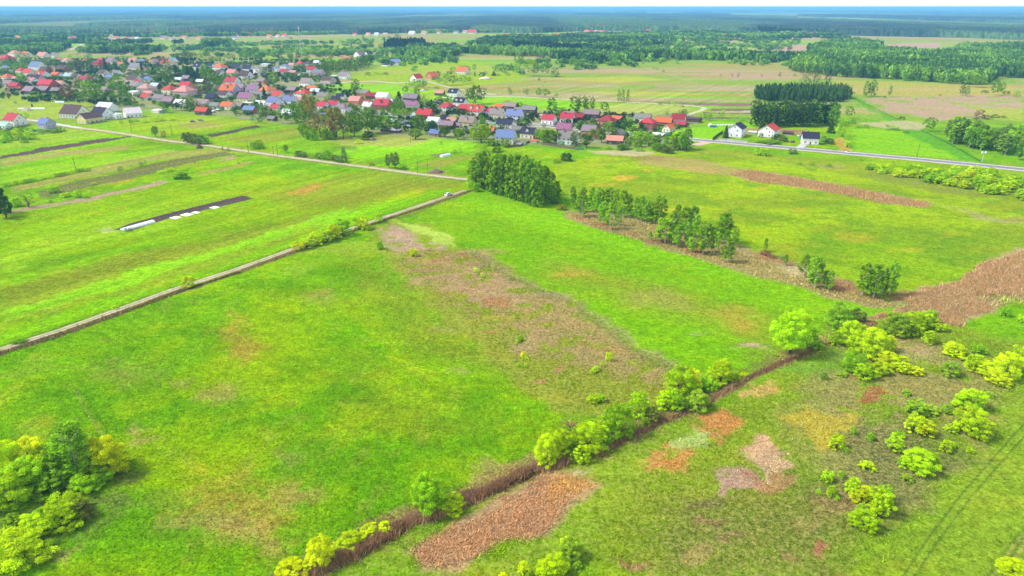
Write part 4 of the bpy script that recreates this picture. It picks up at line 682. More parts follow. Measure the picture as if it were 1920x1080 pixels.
def mast():
    x, y = G(565,104); s = S(565,104); h = 50*s; e = empty("radio_mast", x, y); mb = MB(); n = 14
    for q in range(4):
        a = pi/4+q*pi/2
        for k in range(n):
            r0, r1 = 2.4*(1-k/n*.75), 2.4*(1-(k+1)/n*.75); p = (r0*cos(a), r0*sin(a), h*k/n); p1 = (r1*cos(a), r1*sin(a), h*(k+1)/n); a2 = a+pi/2; p2 = (r1*cos(a2), r1*sin(a2), h*(k+1)/n)
            mb.tube(p, p1, .16, .16, M['metal'], 4); mb.tube(p, p2, .09, .09, M['metal'], 3); mb.tube(p1, p2, .08, .08, M['metal'], 3)
    link("lattice", mb.mesh("lattice"), e)
    for k in range(3): m2 = MB(); a = k*2.1; m2.box(.9*cos(a)-.3,.9*cos(a)+.3,.9*sin(a)-.3,.9*sin(a)+.3,h-4,h+.5,M['frame']); link("antenna", m2.mesh("antenna"), e)
    tag(e, "tall thin lattice radio mast rising behind the upper village", "mast")
mast()
# ------------------------------------------------------------------ vehicles
def wheel_mesh(r):
    mb = MB(); mb.rings([[(r*cos(2*pi*k/14), y, r*sin(2*pi*k/14)) for k in range(14)] for y in (-.11,.11)], M['tyre']); return mb.mesh("wheel")
def hub_mesh(r): mb = MB(); mb.rings([[(r*.6*cos(2*pi*k/10), y, r*.6*sin(2*pi*k/10)) for k in range(10)] for y in (-.125,.125)], M['metal']); return mb.mesh("rim")
def wheels(e, xs, ys, r):
    wm, hm = wheel_mesh(r), hub_mesh(r)
    for X in xs:
        for Y in ys: wh = link("wheel", wm, e); wh.location = (X, Y, r); link("rim", hm, wh)
def car(px, py, ang, c, lab, L=4.3, estate=False, onroad=0.):
    x, y = G(px, py); e = empty("car", x, y, onroad, R(ang)); k = L/4.3; W = .88
    prof = [(-2.15,.35),(-2.15,.80),(-2.02,.95),(-1.2 if not estate else -2.0,1.02),(1.0,.98),(1.95,.80),(2.15,.62),(2.15,.35)]
    mb = MB(); mb.rings([[(a*k, Y*q, z) for a, z in prof] for Y, q in ((-W, .96), (-W*1.0, 1.0))][0:0] or [[(a*k, Y, z if abs(Y) < W else z*.98) for a, z in prof] for Y in (-W, -W*.9, W*.9, W)], M['paint']); b = link("body", mb.mesh("body"), e, color=c)
    cp = [(-2.0,1.0,.86),(-1.75,1.42,.70),(.0,1.46,.70),(1.0,.98,.84)] if estate else [(-1.6,1.0,.86),(-.95,1.42,.68),(.05,1.44,.68),(1.0,.98,.84)]
    mb = MB(); vs = [(a*k, -w, z) for a, z, w in cp]+[(a*k, w, z) for a, z, w in cp]; mb.add(vs, [(0,3,2,1),(4,5,6,7),(0,1,5,4),(2,3,7,6),(3,0,4,7)], M['window']); mb.add([(vs[i][0], vs[i][1]*1.02, vs[i][2]+.02) for i in (1,2,6,5)], [(0,1,2,3)], M['paint']); link("cabin", mb.mesh("cabin"), e, color=c)
    for Y in (-.6,.6): mb = MB(); mb.box(2.1*k,2.17*k,Y-.2,Y+.2,.62,.74,M['frame']); link("headlight", mb.mesh("headlight"), e)
    wheels(e, (-1.3*k, 1.35*k), (-.82,.82), .32); tag(e, lab, "car"); return e
def road_angle(px, pts):
    for i in range(len(pts)-1):
        if (pts[i][0]-px)*(pts[i+1][0]-px) <= 0: a = G(*pts[i]); b = G(*pts[i+1]); return math.degrees(math.atan2(b[1]-a[1], b[0]-a[0]))
white = (.78,.78,.76)
car(841, 366.5, road_angle(841, TRACK1), white, "white car parked on the sand track beside the tall tree clump", 4.6, True, .03)
car(1591, 287.5, road_angle(1591, ROAD), white, "white car driving on the main road at right", 4.8, True, .11)
car(362, 229, -12, (.10,.08,.09), "dark car parked on the grass, left one of two", 4.4); car(377, 227, -8, (.20,.20,.19), "grey car parked on the grass, right one of two", 4.6, True)
car(1486, 267, 40, (.20,.03,.03), "dark red car in the drive left of the white house", 4.2); car(1503, 259, 10, (.05,.30,.60), "blue car beside the slate-roofed house wall", 4.0); car(1501, 256, 10, white, "white car half hidden behind the blue car", 4.2)
car(604, 159, 20, (.05,.07,.2), "dark blue car by the brown-roofed pink house", 4.4)
def trailer():
    a = road_angle(1602, ROAD); x, y = G(1601, 288.5); e = empty("car_trailer", x, y, .11, R(a)); mb = MB(); mb.box(-1.1,1.1,-.7,.7,.4,.75,M['metal']); mb.box(-2.2,-1.1,-.04,.04,.42,.5,M['metal']) if False else mb.box(-1.9,-1.1,-.04,.04,.42,.5,M['metal'])
    link("bed", mb.mesh("bed"), e); wheels(e, (0,), (-.78,.78), .28); tag(e, "small low trailer behind the white car on the road", "trailer")
trailer()
def tanker():
    px, py = 1239, 258.5; a = road_angle(px, ROAD)+180; x, y = G(px, py); e = empty("tanker_truck", x, y, .1, R(a)); teal = (.02,.30,.33)
    mb = MB(); n = 14; rr = [(-6.6,.6),(-6.5,1.15),(-5.9,1.25),(3.0,1.25),(3.4,1.15),(3.5,.6)]; mb.rings([[(X, 1.12*r*cos(2*pi*k/n), 2.35+r*sin(2*pi*k/n)) for k in range(n)] for X, r in rr], M['paint']); link("tank", mb.mesh("tank"), e, color=(.80,.78,.78))
    mb = MB(); mb.box(-6.3,6.8,-.45,.45,.75,1.1,M['tyre']); link("chassis", mb.mesh("chassis"), e)
    mb = MB(); c = [(4.5,.9),(4.5,3.3),(4.8,3.6),(6.3,3.5),(6.9,2.3),(7.0,.6),(5.0,.6)]; mb.rings([[(X, Y, z) for X, z in c] for Y in (-1.22, 1.22)], M['paint']); cb = link("cab", mb.mesh("cab"), e, color=teal)
    mb = MB(); mb.add([(6.93,-1.05,2.3),(6.93,1.05,2.3),(6.42,1.0,3.3),(6.42,-1.0,3.3)], [(0,1,2,3)], M['window']); 
    for s in (-1,1): mb.add([(5.5,1.235*s,2.2),(6.6,1.235*s,2.2),(6.3,1.235*s,3.1),(5.5,1.235*s,3.1)], [(0,1,2,3)] if s < 0 else [(3,2,1,0)], M['window'])
    link("windscreen", mb.mesh("windscreen"), cb); wheels(e, (-5.2,-3.9,-2.6,3.9,6.0), (-1.05,1.05), .5)
    tag(e, "tanker truck with white tank and teal cab on the road", "truck")
tanker()
# ------------------------------------------------------------------ garden plot with covers, polytunnels and small yard things
def tunnel(px, py, wp, dp, ang, lab, nm="polytunnel", cat="polytunnel", m='glassfleece', hgt=1.6, rad=1.5):
    s = S(px, py); x, y = G(px, py); L = wp*s*(.8 if abs(ang-ga) < .1 else 1)/max(.3, abs(cos(R(ang)))); e = empty(nm, x, y, 0, R(ang)); mb = MB(); n = 10
    mb.rings([[(X, rad*cos(pi*k/n), hgt*sin(pi*k/n)) for k in range(n+1)] for X in np.linspace(-L/2, L/2, 9)], M[m]); link("film_cover", mb.mesh("film_cover"), e)
    mb = MB()
    for X in np.linspace(-L/2, L/2, 9):
        for k in range(n): mb.tube((X,(rad+.02)*cos(pi*k/n),(hgt+.02)*sin(pi*k/n)), (X,(rad+.02)*cos(pi*(k+1)/n),(hgt+.02)*sin(pi*(k+1)/n)), .03,.03,M['metal'],4)
    link("hoop_frame", mb.mesh("hoop_frame"), e); tag(e, lab, cat)
ga = math.degrees(math.atan2(G(455,369)[1]-G(235,430)[1], G(455,369)[0]-G(235,430)[0]))
tunnel(259, 424, 38, 0, ga, "long white polytunnel at the left end of the dark garden plot", rad=1.7, hgt=1.0)
tunnel(79, 186.5, 10, 0, 5, "white polytunnel below the bright shrub in the left village"); tunnel(98, 186.5, 10, 0, 5, "pale arched polytunnel between shrub and brown tree"); tunnel(113, 192.5, 15, 0, 4, "pale teal polytunnel at the edge of the left village garden")
tunnel(60, 204, 46, 0, 8, "very long low white tunnel in the left field", rad=1.6, hgt=1.0); tunnel(835, 293, 14, 0, 50, "small grey polytunnel at the garden edge behind the clump", rad=1.4)
def fleece(px, py, wp, dpx, lab):
    q0, q1 = G(px-wp/2, py+wp*.14), G(px+wp/2, py-wp*.14); x, y = (q0[0]+q1[0])/2, (q0[1]+q1[1])/2; e = MB(); L = .62*math.hypot(q1[0]-q0[0], q1[1]-q0[1])/2; dpx *= 1.3; n, m_ = 12, 5; r = random.Random(px); g = [[((i/(n-1)-.5)*2*L, (j/(m_-1)-.5)*dpx, .02 if i in (0,n-1) or j in (0,m_-1) else r.uniform(.12,.32)) for j in range(m_)] for i in range(n)]
    vs = [p for q in g for p in q]; e.add(vs, [(i*m_+j, (i+1)*m_+j, (i+1)*m_+j+1, i*m_+j+1) for i in range(n-1) for j in range(m_-1)], M['fleece']); o = link("fleece_cover", e.mesh("fleece_cover"), loc=(x, y, 0)); o.rotation_euler = (0,0,R(ga)); tag(o, lab, "garden cover", "white covers on the garden plot")
fleece(329, 408, 20, 3.4, "short white cover sheet next right of the garden polytunnel"); fleece(350, 402.5, 22, 3.8, "widest white cover sheet in the middle of the plot"); fleece(367, 398.5, 13, 3., "small bluish-white sheet touching the middle cover"); fleece(402, 389, 18, 3.0, "white cover sheet furthest right on the dark plot")
def heap(px, py, wp, hp, m, nm, lab, cat):
    s = S(px, py); x, y = G(px, py); r = np.random.RandomState(int(px)); n, k = 16, 7; V = []; 
    for i in range(k):
        for j in range(n): q = (i/(k-1)); rad = (1-q)**.8*wp*s/2*(.8+.4*r.rand()); V.append((rad*cos(2*pi*j/n), rad*sin(2*pi*j/n)*.8, hp*s*q**.8*(.85+.3*r.rand()) if i else 0))
    f = [(i*n+j, i*n+(j+1)%n, (i+1)*n+(j+1)%n, (i+1)*n+j) for i in range(k-1) for j in range(n)]; o = link(nm, mesh_np(nm, V, f, m), loc=(x, y, 0)); tag(o, lab, cat)
brush = plain("brushwood", (.15,.10,.07), .95, 3, .5); heap(818, 323, 30, 6, brush, "brush_heap", "low brown brushwood heap beside the lane near the clump", "heap"); heap(374, 278, 15, 7, plain("manure", (.10,.05,.035), .95, 3, .4), "manure_heap", "dark red-brown manure heap beside the pale lane", "heap")
heap(699, 263, 12, 6, brush, "scrap_heap", "small brown scrap heap right of the yellow-green bush", "heap"); heap(910, 148, 26, 4, plain("sand_heap", (.62,.50,.40), .95, 1), "sand_heap", "pale sand heap on the cleared ground in the upper meadow", "heap"); heap(793, 171, 12, 4, plain("rubble", (.5,.42,.40), .95, 1), "rubble_heap", "pinkish rubble heap in the bright field", "heap")
def water_tank():
    x, y = G(1331, 237); e = empty("storage_tank", x, y); mb = MB(); mb.rings([[(r*cos(2*pi*k/12), r*sin(2*pi*k/12), z) for k in range(12)] for r, z in ((1.4,0),(1.6,1),(1.2,2.1),(.4,2.5))], M['frame']); link("tank", mb.mesh("tank"), e); tag(e, "white round tank beside the blue container by the yard", "tank")
    x, y = G(1337, 238.5); mb = MB(); mb.box(-2.6,2.6,-1.1,1.1,0,1.7,plain("blue_container", (.03,.22,.5), .5)); mb.box(-2.7,2.7,-1.2,1.2,1.7,1.8,M['metal']); o = link("blue_container", mb.mesh("blue_container"), loc=(x,y,0)); tag(o, "blue container behind the bright lawn near the road", "container")
    for i in range(7):
        x, y = G(1346+i*5.2, 236.3); mb = MB(); mb.rings([[(X, .75*cos(2*pi*k/12), .75+.75*sin(2*pi*k/12)) for k in range(12)] for X in (-.62,.62)], M['fleece']); mb.rings([[(X, .3*cos(2*pi*k/8), .75+.3*sin(2*pi*k/8)) for k in range(8)] for X in (-.64,.64)], M['frame']); o = link("wrapped_bale", mb.mesh("wrapped_bale"), loc=(x,y,0)); tag(o, "white wrapped hay bale behind the bright lawn", "bale", "row of white wrapped bales", 1346+i*5.2, "in the bale row")
    x, y = G(929, 234); mb = MB(); mb.box(-3.6,3.6,-1.4,1.4,1.6,1.75,plain("teal_awning", (.02,.45,.38), .6)); 
    for a in (-3.4,3.4):
        for b in (-1.2,1.2): mb.tube((a,b,0),(a,b,1.65),.05,.05,M['metal'],5)
    o = link("awning", mb.mesh("awning"), loc=(x,y,0)); o.rotation_euler = (0,0,R(-6)); tag(o, "turquoise awning in front of the mauve-roofed cream house", "awning")
water_tank()
# ------------------------------------------------------------------ village, field and far trees (kind letters: b shrub, r round, i birch, p columnar, s spruce, x twiggy)
plant("165 195 42 42 g r; 180 194 30 36 g r; 221 175 30 32 g r; 205 192 24 22 m r; 232 192 26 26 d r; 248 197 16 14 d r; 174 160 22 18 d r; 145 165 20 22 o r; 40 158 20 20 g r; 128 190 28 30 b r; 118 185 18 20 b x; 65 187 24 18 g b; 102 183 12 10 d b; 15 185 8 10 x x" .replace("10 x x","10 b x")+"; 16 186 14 16 b x; 28 194 7 5 d b; 190 156 18 16 d s; 198 132 10 20 D s; 92 138 24 30 k x; 120 134 18 18 k x; 148 140 30 38 k x; 135 136 14 22 u r; 168 120 14 18 m r; 20 122 16 12 m r; 45 120 22 20 m r; 34 128 26 12 g b; 12 148 16 14 D r; 20 120 8 14 D s; 62 120 12 8 u b; 88 145 14 10 d b; 100 150 30 9 d b; 68 110 8 8 d b; 122 128 22 8 d b; 6 104 20 16 u r; 0 170 14 20 d r", ZL, "trees of the left village")
plant("294 155 26 24 d r; 316 160 24 26 d r; 302 142 8 8 k x; 331 146 12 24 D s; 345 140 14 18 d s; 352 148 14 24 D s; 362 150 16 24 D s; 372 148 14 22 D s; 380 142 12 20 d s; 300 128 28 22 b r; 316 132 18 18 o x; 248 124 12 12 D s; 266 136 8 20 D s; 255 148 16 16 d r; 287 140 14 14 D s; 272 118 10 8 D s; 232 130 26 10 m b; 240 140 24 10 o b; 215 128 10 12 d s; 300 167 14 10 g b; 330 172 18 14 B b; 352 196 30 18 k x; 330 208 22 16 D r; 308 212 18 16 d b; 296 198 12 8 m b; 348 208 30 20 u r; 365 205 24 16 u r; 320 212 14 12 g b; 372 186 20 22 B x; 390 176 18 30 B x; 392 160 22 32 d r; 385 152 22 30 g r; 408 165 22 20 d r; 402 154 20 16 d r; 420 168 16 10 B b; 383 175 12 14 B b; 400 200 12 8 g b; 376 178 16 10 b x; 414 208 10 8 g b; 445 152 14 12 D b; 463 154 16 14 m b; 455 128 12 9 d b; 434 124 16 12 m b; 418 122 14 10 m b; 285 178 10 7 g b; 210 182 14 10 g b", ZL, "trees of the left village")
plant("512 160 24 24 m r; 508 140 14 18 D r; 495 142 12 14 d r; 483 142 8 10 m r; 540 152 20 16 u r; 560 152 24 16 u r; 553 146 10 10 b r; 578 152 14 10 o r; 595 158 11 14 d r; 634 158 12 10 D s; 488 178 14 14 D s; 520 178 14 10 d b; 567 172 16 8 m b; 612 170 10 11 d r; 622 180 18 16 m b; 650 182 12 12 D s; 643 180 10 10 D s; 668 180 22 30 d r; 664 182 14 22 B x; 590 184 10 16 D r; 573 196 8 16 D s; 582 196 10 12 b x; 552 198 14 8 b b; 614 194 16 14 g r; 496 186 12 22 D s; 500 210 10 12 D r; 500 190 18 12 k b; 560 190 8 8 D b; 535 205 10 8 o b; 515 214 18 8 o b; 492 222 22 22 u r; 488 232 14 14 d r; 500 226 16 20 k x; 548 232 44 36 m r; 540 208 20 10 m b; 562 238 28 24 d r; 582 222 28 44 o r; 572 218 18 40 o r; 590 232 26 26 k x; 560 212 24 20 m r", ZN, "trees of the upper village")
plant("587 255 28 34 o r; 600 258 30 46 b x; 612 260 34 50 o x; 630 258 34 54 o r; 624 262 26 40 b x; 643 262 26 36 k x; 568 258 20 26 g r; 577 262 12 20 g b; 588 264 16 24 g b; 610 262 20 22 g b; 623 262 18 18 g b; 652 256 22 34 m r; 664 258 26 40 m r; 676 256 26 38 d r; 690 252 34 44 d r; 690 262 20 16 D r; 706 250 34 32 d r; 722 244 30 28 g r; 735 250 32 28 d r; 750 246 26 22 m r; 700 230 24 18 m b; 742 222 26 18 g r; 757 224 24 20 g r; 668 264 16 8 m b; 671 270 16 10 Y b; 684 263 17 15 m b; 743 216 28 34 m r; 752 212 20 22 k r; 700 220 30 14 D b; 760 214 16 12 m b; 748 192 16 20 D s; 781 186 16 22 m r; 792 202 14 30 o x; 800 206 16 26 D x; 808 212 16 24 D r; 790 212 14 16 D s; 815 218 16 22 D r; 777 218 14 16 d r; 785 228 20 14 m r; 818 230 16 12 d b; 790 252 28 34 d r; 778 262 24 20 m r; 776 242 10 16 m r; 806 240 16 14 d b; 834 258 24 22 d r; 812 200 10 8 d b; 830 196 30 18 d r; 842 196 16 14 m r; 846 214 22 18 D b; 838 216 8 10 D s; 880 192 22 26 d r; 896 196 30 34 d r; 888 196 14 36 d p; 858 262 20 20 m r; 868 258 14 16 u r; 902 268 34 34 y r; 888 262 20 22 y r; 912 262 24 22 g r; 903 240 12 24 g r; 925 274 26 16 g b; 941 268 16 12 D b; 948 276 22 18 l b; 938 284 18 10 g b; 908 284 14 12 d b; 931 286 20 12 m b; 946 248 14 14 k r; 980 232 14 12 d b; 985 206 10 10 D r; 975 200 14 9 D b; 950 196 14 8 D b; 876 218 14 12 k r; 864 222 20 16 D r; 1012 262 20 18 g r; 1028 272 30 28 m r; 1020 268 24 22 g r; 1045 270 24 22 m r; 1053 275 14 12 d b; 1076 275 16 28 d p; 1090 264 12 16 B x; 1100 278 24 26 d r; 1110 262 14 20 m r; 1020 241 10 10 d r; 1035 216 24 32 d p; 1046 220 18 18 g r; 1056 216 12 14 m r; 1077 212 22 30 d r; 1090 213 24 32 d r; 1105 213 26 30 d r; 1133 212 18 20 d r; 1140 216 16 12 m b; 1044 238 14 9 D b; 1074 238 14 9 D b; 1095 236 30 12 u b; 1112 236 20 14 u b; 1128 268 20 26 m r; 1142 252 24 24 g r; 1150 262 20 22 m r; 1125 250 10 8 o b; 1181 232 12 10 g b; 1187 228 8 10 g b; 1178 226 9 9 d b", ZM, "trees of the middle village")
plant("1180 272 20 18 d b; 1195 276 22 20 m b; 1165 282 20 14 d b; 1140 280 16 10 m b; 1186 258 16 12 d b; 1196 262 26 18 g b; 1214 262 30 16 g b; 1212 270 26 18 m b; 1228 276 30 22 d b; 1240 284 34 18 d b; 1254 288 24 14 k b; 1232 280 24 12 m b; 1200 284 18 10 d b; 1172 280 24 12 u b; 1252 270 20 16 g b; 1262 282 22 30 m i; 1275 281 34 38 g p; 1288 281 24 40 m p; 1280 284 20 34 m r; 1268 276 22 30 g r; 1202 245 12 18 D s; 1228 246 10 7 D b; 1240 245 14 9 l b; 1251 216 16 10 u x; 1276 213 10 8 o b; 1284 214 12 10 D b; 1268 226 16 10 d b; 1328 226 20 14 d r; 1312 224 10 12 g r; 1353 222 14 16 g r; 1392 226 12 8 g b; 1238 197 9 7 d b; 1252 196 10 7 g r; 1265 199 13 10 g r; 1280 201 10 5 d b; 1361 259 12 24 D s; 1384 257 18 10 D b; 1427 258 9 10 D b; 1427 248 12 20 D s; 1457 262 18 12 D b; 1446 270 44 8 d b; 1470 266 20 12 k b; 1558 250 14 24 D s; 1578 256 20 34 g p; 1556 270 18 12 D b; 1545 266 14 12 k b; 1588 262 10 12 g b; 1590 276 16 14 y b; 1564 282 10 6 g b; 1592 222 18 22 d r; 1600 232 14 10 d b; 1428 292 18 16 y b; 1437 293 16 16 y b; 1418 290 12 12 g b; 1426 286 14 10 k b; 1487 289 22 11 u b; 1500 310 14 8 g b; 1523 311 12 9 m b; 1555 313 14 8 m b; 1614 302 8 9 g b; 1462 302 8 4 g b; 1745 247 24 26 d r; 1692 224 14 7 D b; 1838 222 18 18 b b; 1850 224 16 10 B b; 1832 226 12 8 D b; 1867 221 16 8 D b; 1882 221 14 5 D b; 1700 250 14 5 k b; 1612 240 14 6 m b; 1625 240 12 8 m b; 1678 244 28 10 g b; 1665 238 10 6 d b; 1675 309 8 8 m b", ZR, "trees by the main road")
Z5 = "in the strip fields at left"
plant("55 262 24 20 y b; 32 262 26 24 y b; 8 268 18 12 g b; 14 264 16 18 g b; 38 258 10 14 g b; 44 268 14 14 g b; 60 200 4 6 D s; 27 250 50 16 D b; 50 224 10 12 g r; 42 226 6 12 D s; 85 250 50 8 u b; 110 248 22 10 u b; 8 410 34 40 D r; 0 402 30 50 D r; 50 390 36 30 k x; 30 388 20 20 g b; 100 362 20 14 g b; 120 370 20 10 y b; 145 370 16 16 y b; 160 372 14 10 g b; 175 346 12 5 y b; 95 380 8 6 k b; 224 320 12 9 d b; 264 312 8 10 d b; 272 310 8 12 g b; 338 336 30 15 d b; 315 322 20 9 y b; 300 325 16 7 y b; 358 326 8 7 g b; 345 320 12 6 g b; 447 308 6 5 d b; 291 257 13 20 d r; 306 258 12 14 b b; 350 268 20 22 k b; 362 270 22 22 k b; 376 271 20 20 u b; 386 270 16 16 g b; 427 283 10 6 d b; 417 283 6 8 k b; 474 280 14 16 g b; 486 280 14 16 g b; 485 277 20 16 m b; 536 286 10 14 d r; 560 294 16 13 k b; 570 295 18 12 u b; 583 297 16 10 u b; 598 298 18 13 u b; 612 300 24 20 g b; 628 302 18 14 k b; 640 305 22 17 u b; 645 298 12 22 u i; 727 315 14 26 u i; 740 317 22 30 u r; 755 318 18 13 g b; 773 319 12 6 y b; 697 311 14 7 b b; 709 306 8 8 g b; 827 272 6 8 m b; 853 289 10 10 l b; 862 286 9 10 l b; 905 292 26 8 k b; 250 228 22 8 y b; 270 230 20 8 y b; 295 228 24 9 y b; 320 226 22 8 y b; 228 235 8 10 m r; 246 234 9 10 m r; 475 230 16 14 d r; 700 256 10 5 m b; 236 436 8 10 d b; 244 434 8 8 k b; 860 382 6 4 y b", Z5, "shrubs of the strip fields")
for i in range(26):                    # low hedge between the strips
    t = i/25; tree('bush', 10+t*155, 351-t*31+rnd.uniform(-1,1), 12, 7+rnd.random()*2, rnd.choice('dgy'), Z5, "low hedge between the strip fields")
r2 = random.Random(5)                  # lime thicket below the road, at right
for i in range(62):
    t = r2.random()**.75; px = 1628+t*300; lo, hi = 316+t*18, 322+t*56; py = r2.uniform(lo, hi); wd = r2.uniform(14, 22)+t*12
    tree('bush', px, py, wd, wd*.75, r2.choice('yyygYg'), "in the lime thicket below the main road", "lime thicket below the main road")
Z6 = "in the birch wood right of the road"
for i in range(46):
    t = r2.random(); px = 1784+t*150; dpt = r2.random(); py = 262+t*16+dpt*(8+t*22); k = r2.choice(['birch', 'birch', 'round'])
    tree(k, px, py, r2.uniform(20,30), r2.uniform(36,46), r2.choice('mmgud'), Z6, "birch wood right of the road")
for i in range(60):                    # tall wood behind the white house
    t = (i%30)/29; tree(r2.choice(['poplar','round','poplar']), 1414+t*150, (238 if i < 30 else 231)+r2.uniform(-3,2), 20, r2.uniform(36,42), r2.choice('DDdD'), "in the tall wood behind the white houses", "tall wood behind the white houses")
for i in range(30):
    t = i/29; tree('poplar', 606+t*90, 136-t*12+r2.uniform(-3,3)+8*sin(t*pi)*.4, 11, r2.uniform(20,25), r2.choice('dudm'), "in the wood beside the upper village", "wood beside the upper village")
plant("690 142 12 8 k b; 706 140 14 6 m b; 722 140 14 6 k b; 760 176 16 14 d r; 775 170 30 20 m r; 790 168 16 14 d r; 797 164 12 14 m r; 824 158 16 14 u r; 838 160 18 18 u r; 852 160 18 18 u r; 868 158 18 16 m r; 880 156 14 12 m r; 822 146 10 12 D r; 834 148 10 10 d r; 842 142 12 8 D r; 850 138 16 12 m r; 868 132 20 10 m r; 876 136 14 12 d r; 889 134 9 13 m r; 890 142 6 8 d s; 818 166 12 5 d b; 904 146 16 10 D r; 910 140 8 8 m b; 926 142 10 8 D s; 947 140 9 9 m r; 953 142 10 6 d b; 934 142 10 5 d b; 955 172 9 8 u r; 970 124 14 22 d r; 978 126 12 20 d r; 969 140 12 14 g r; 992 143 26 30 m r; 1005 143 16 24 d r; 1022 143 20 26 m r; 1041 144 20 18 d p; 1010 122 14 14 D r; 1025 124 8 9 m r; 1074 128 16 22 d r; 1081 130 10 18 d r; 1092 124 10 12 d r; 1108 129 11 14 d r; 1153 124 9 16 m r; 1133 120 7 8 m b; 1119 122 6 5 g b; 1206 124 7 14 m r; 1225 130 7 6 m b; 1232 131 6 6 m b; 1244 136 6 6 m b; 957 180 8 12 d r; 987 180 12 13 u r; 1010 182 16 16 d r; 1024 183 16 16 d r; 1043 184 10 10 g r; 1011 152 5 7 D b; 1021 156 7 5 g b; 1160 191 9 22 d p; 1168 191 9 24 m p; 1177 191 9 22 d p; 1352 144 5 6 k x; 1373 144 6 6 k x; 1384 146 8 10 k x; 1428 144 5 6 k x; 1397 94 9 8 d r; 1362 100 5 8 d r; 1324 98 5 7 d r; 1376 94 8 9 d r; 1389 95 8 9 d r; 1365 104 6 5 d b", "in the far meadow", "trees of the far meadow")
plant("1508 172 22 38 k x; 1524 174 28 44 k x; 1532 170 18 32 u x; 1540 168 10 14 g r; 1552 161 12 20 D r; 1462 144 6 9 k b; 1490 144 8 7 m b; 1485 124 14 20 u r; 1491 124 8 10 B x; 1623 182 15 30 d p; 1636 182 14 32 d p; 1632 181 12 26 D r; 1668 182 10 22 u i; 1659 184 6 5 k b; 1715 186 10 6 g b; 1804 180 14 22 u i; 1813 181 12 20 u i; 1865 180 18 28 d r; 1876 178 16 24 m r; 1848 174 14 6 D b; 1888 176 16 7 D b; 1907 182 12 12 m b; 1574 145 9 8 g b; 1589 145 7 7 g b; 1626 146 10 11 m r; 1645 146 10 11 m r; 1698 152 16 14 d r; 1725 152 12 8 g b; 1745 152 12 6 d b; 1800 158 28 20 m r; 1828 164 26 26 d r; 1840 164 22 22 d r; 1892 146 8 6 k b; 1898 154 8 6 g b; 1762 180 5 4 k b; 1600 176 10 5 k b", "beyond the road at upper right", "trees beyond the road")
plant("588 106 9 9 d r; 647 104 11 16 d r; 605 110 22 14 d r; 620 112 12 12 m r; 560 112 14 12 D r; 545 116 16 14 m r; 530 118 14 12 d r; 575 114 14 12 m r; 600 116 14 8 g b; 512 100 8 7 d r; 527 102 10 9 d r; 545 74 8 6 d b; 500 116 12 8 m b; 475 122 14 9 m r; 452 114 8 18 m r; 428 114 14 14 m r; 438 112 8 12 d r; 468 110 14 18 m r; 480 106 16 14 m r; 488 112 10 8 d r; 462 104 20 12 g r; 445 118 12 8 g b; 410 116 12 12 g r; 398 118 18 12 m r; 385 120 16 12 m b; 348 114 28 18 d r; 372 112 24 12 g r; 386 108 22 14 g r; 230 106 20 14 D r; 216 106 18 12 D r; 253 94 16 12 d r; 264 94 16 13 d r; 243 94 10 11 d r; 272 94 12 12 d r; 233 96 4 6 d r; 280 118 20 7 m b; 240 114 18 7 m b; 420 88 26 14 d r; 400 86 20 12 m r; 385 84 16 10 m r; 440 98 7 5 d b; 575 82 5 4 d b; 555 81 5 5 d b; 525 84 8 4 d b; 500 84 8 4 d b; 720 78 9 9 d r; 730 78 9 10 d r; 745 76 14 11 d r; 681 76 6 14 u p; 695 92 12 14 m r; 715 96 12 14 m r", "in the meadow behind the village", "trees of the meadow behind the village")

flush_bushes()
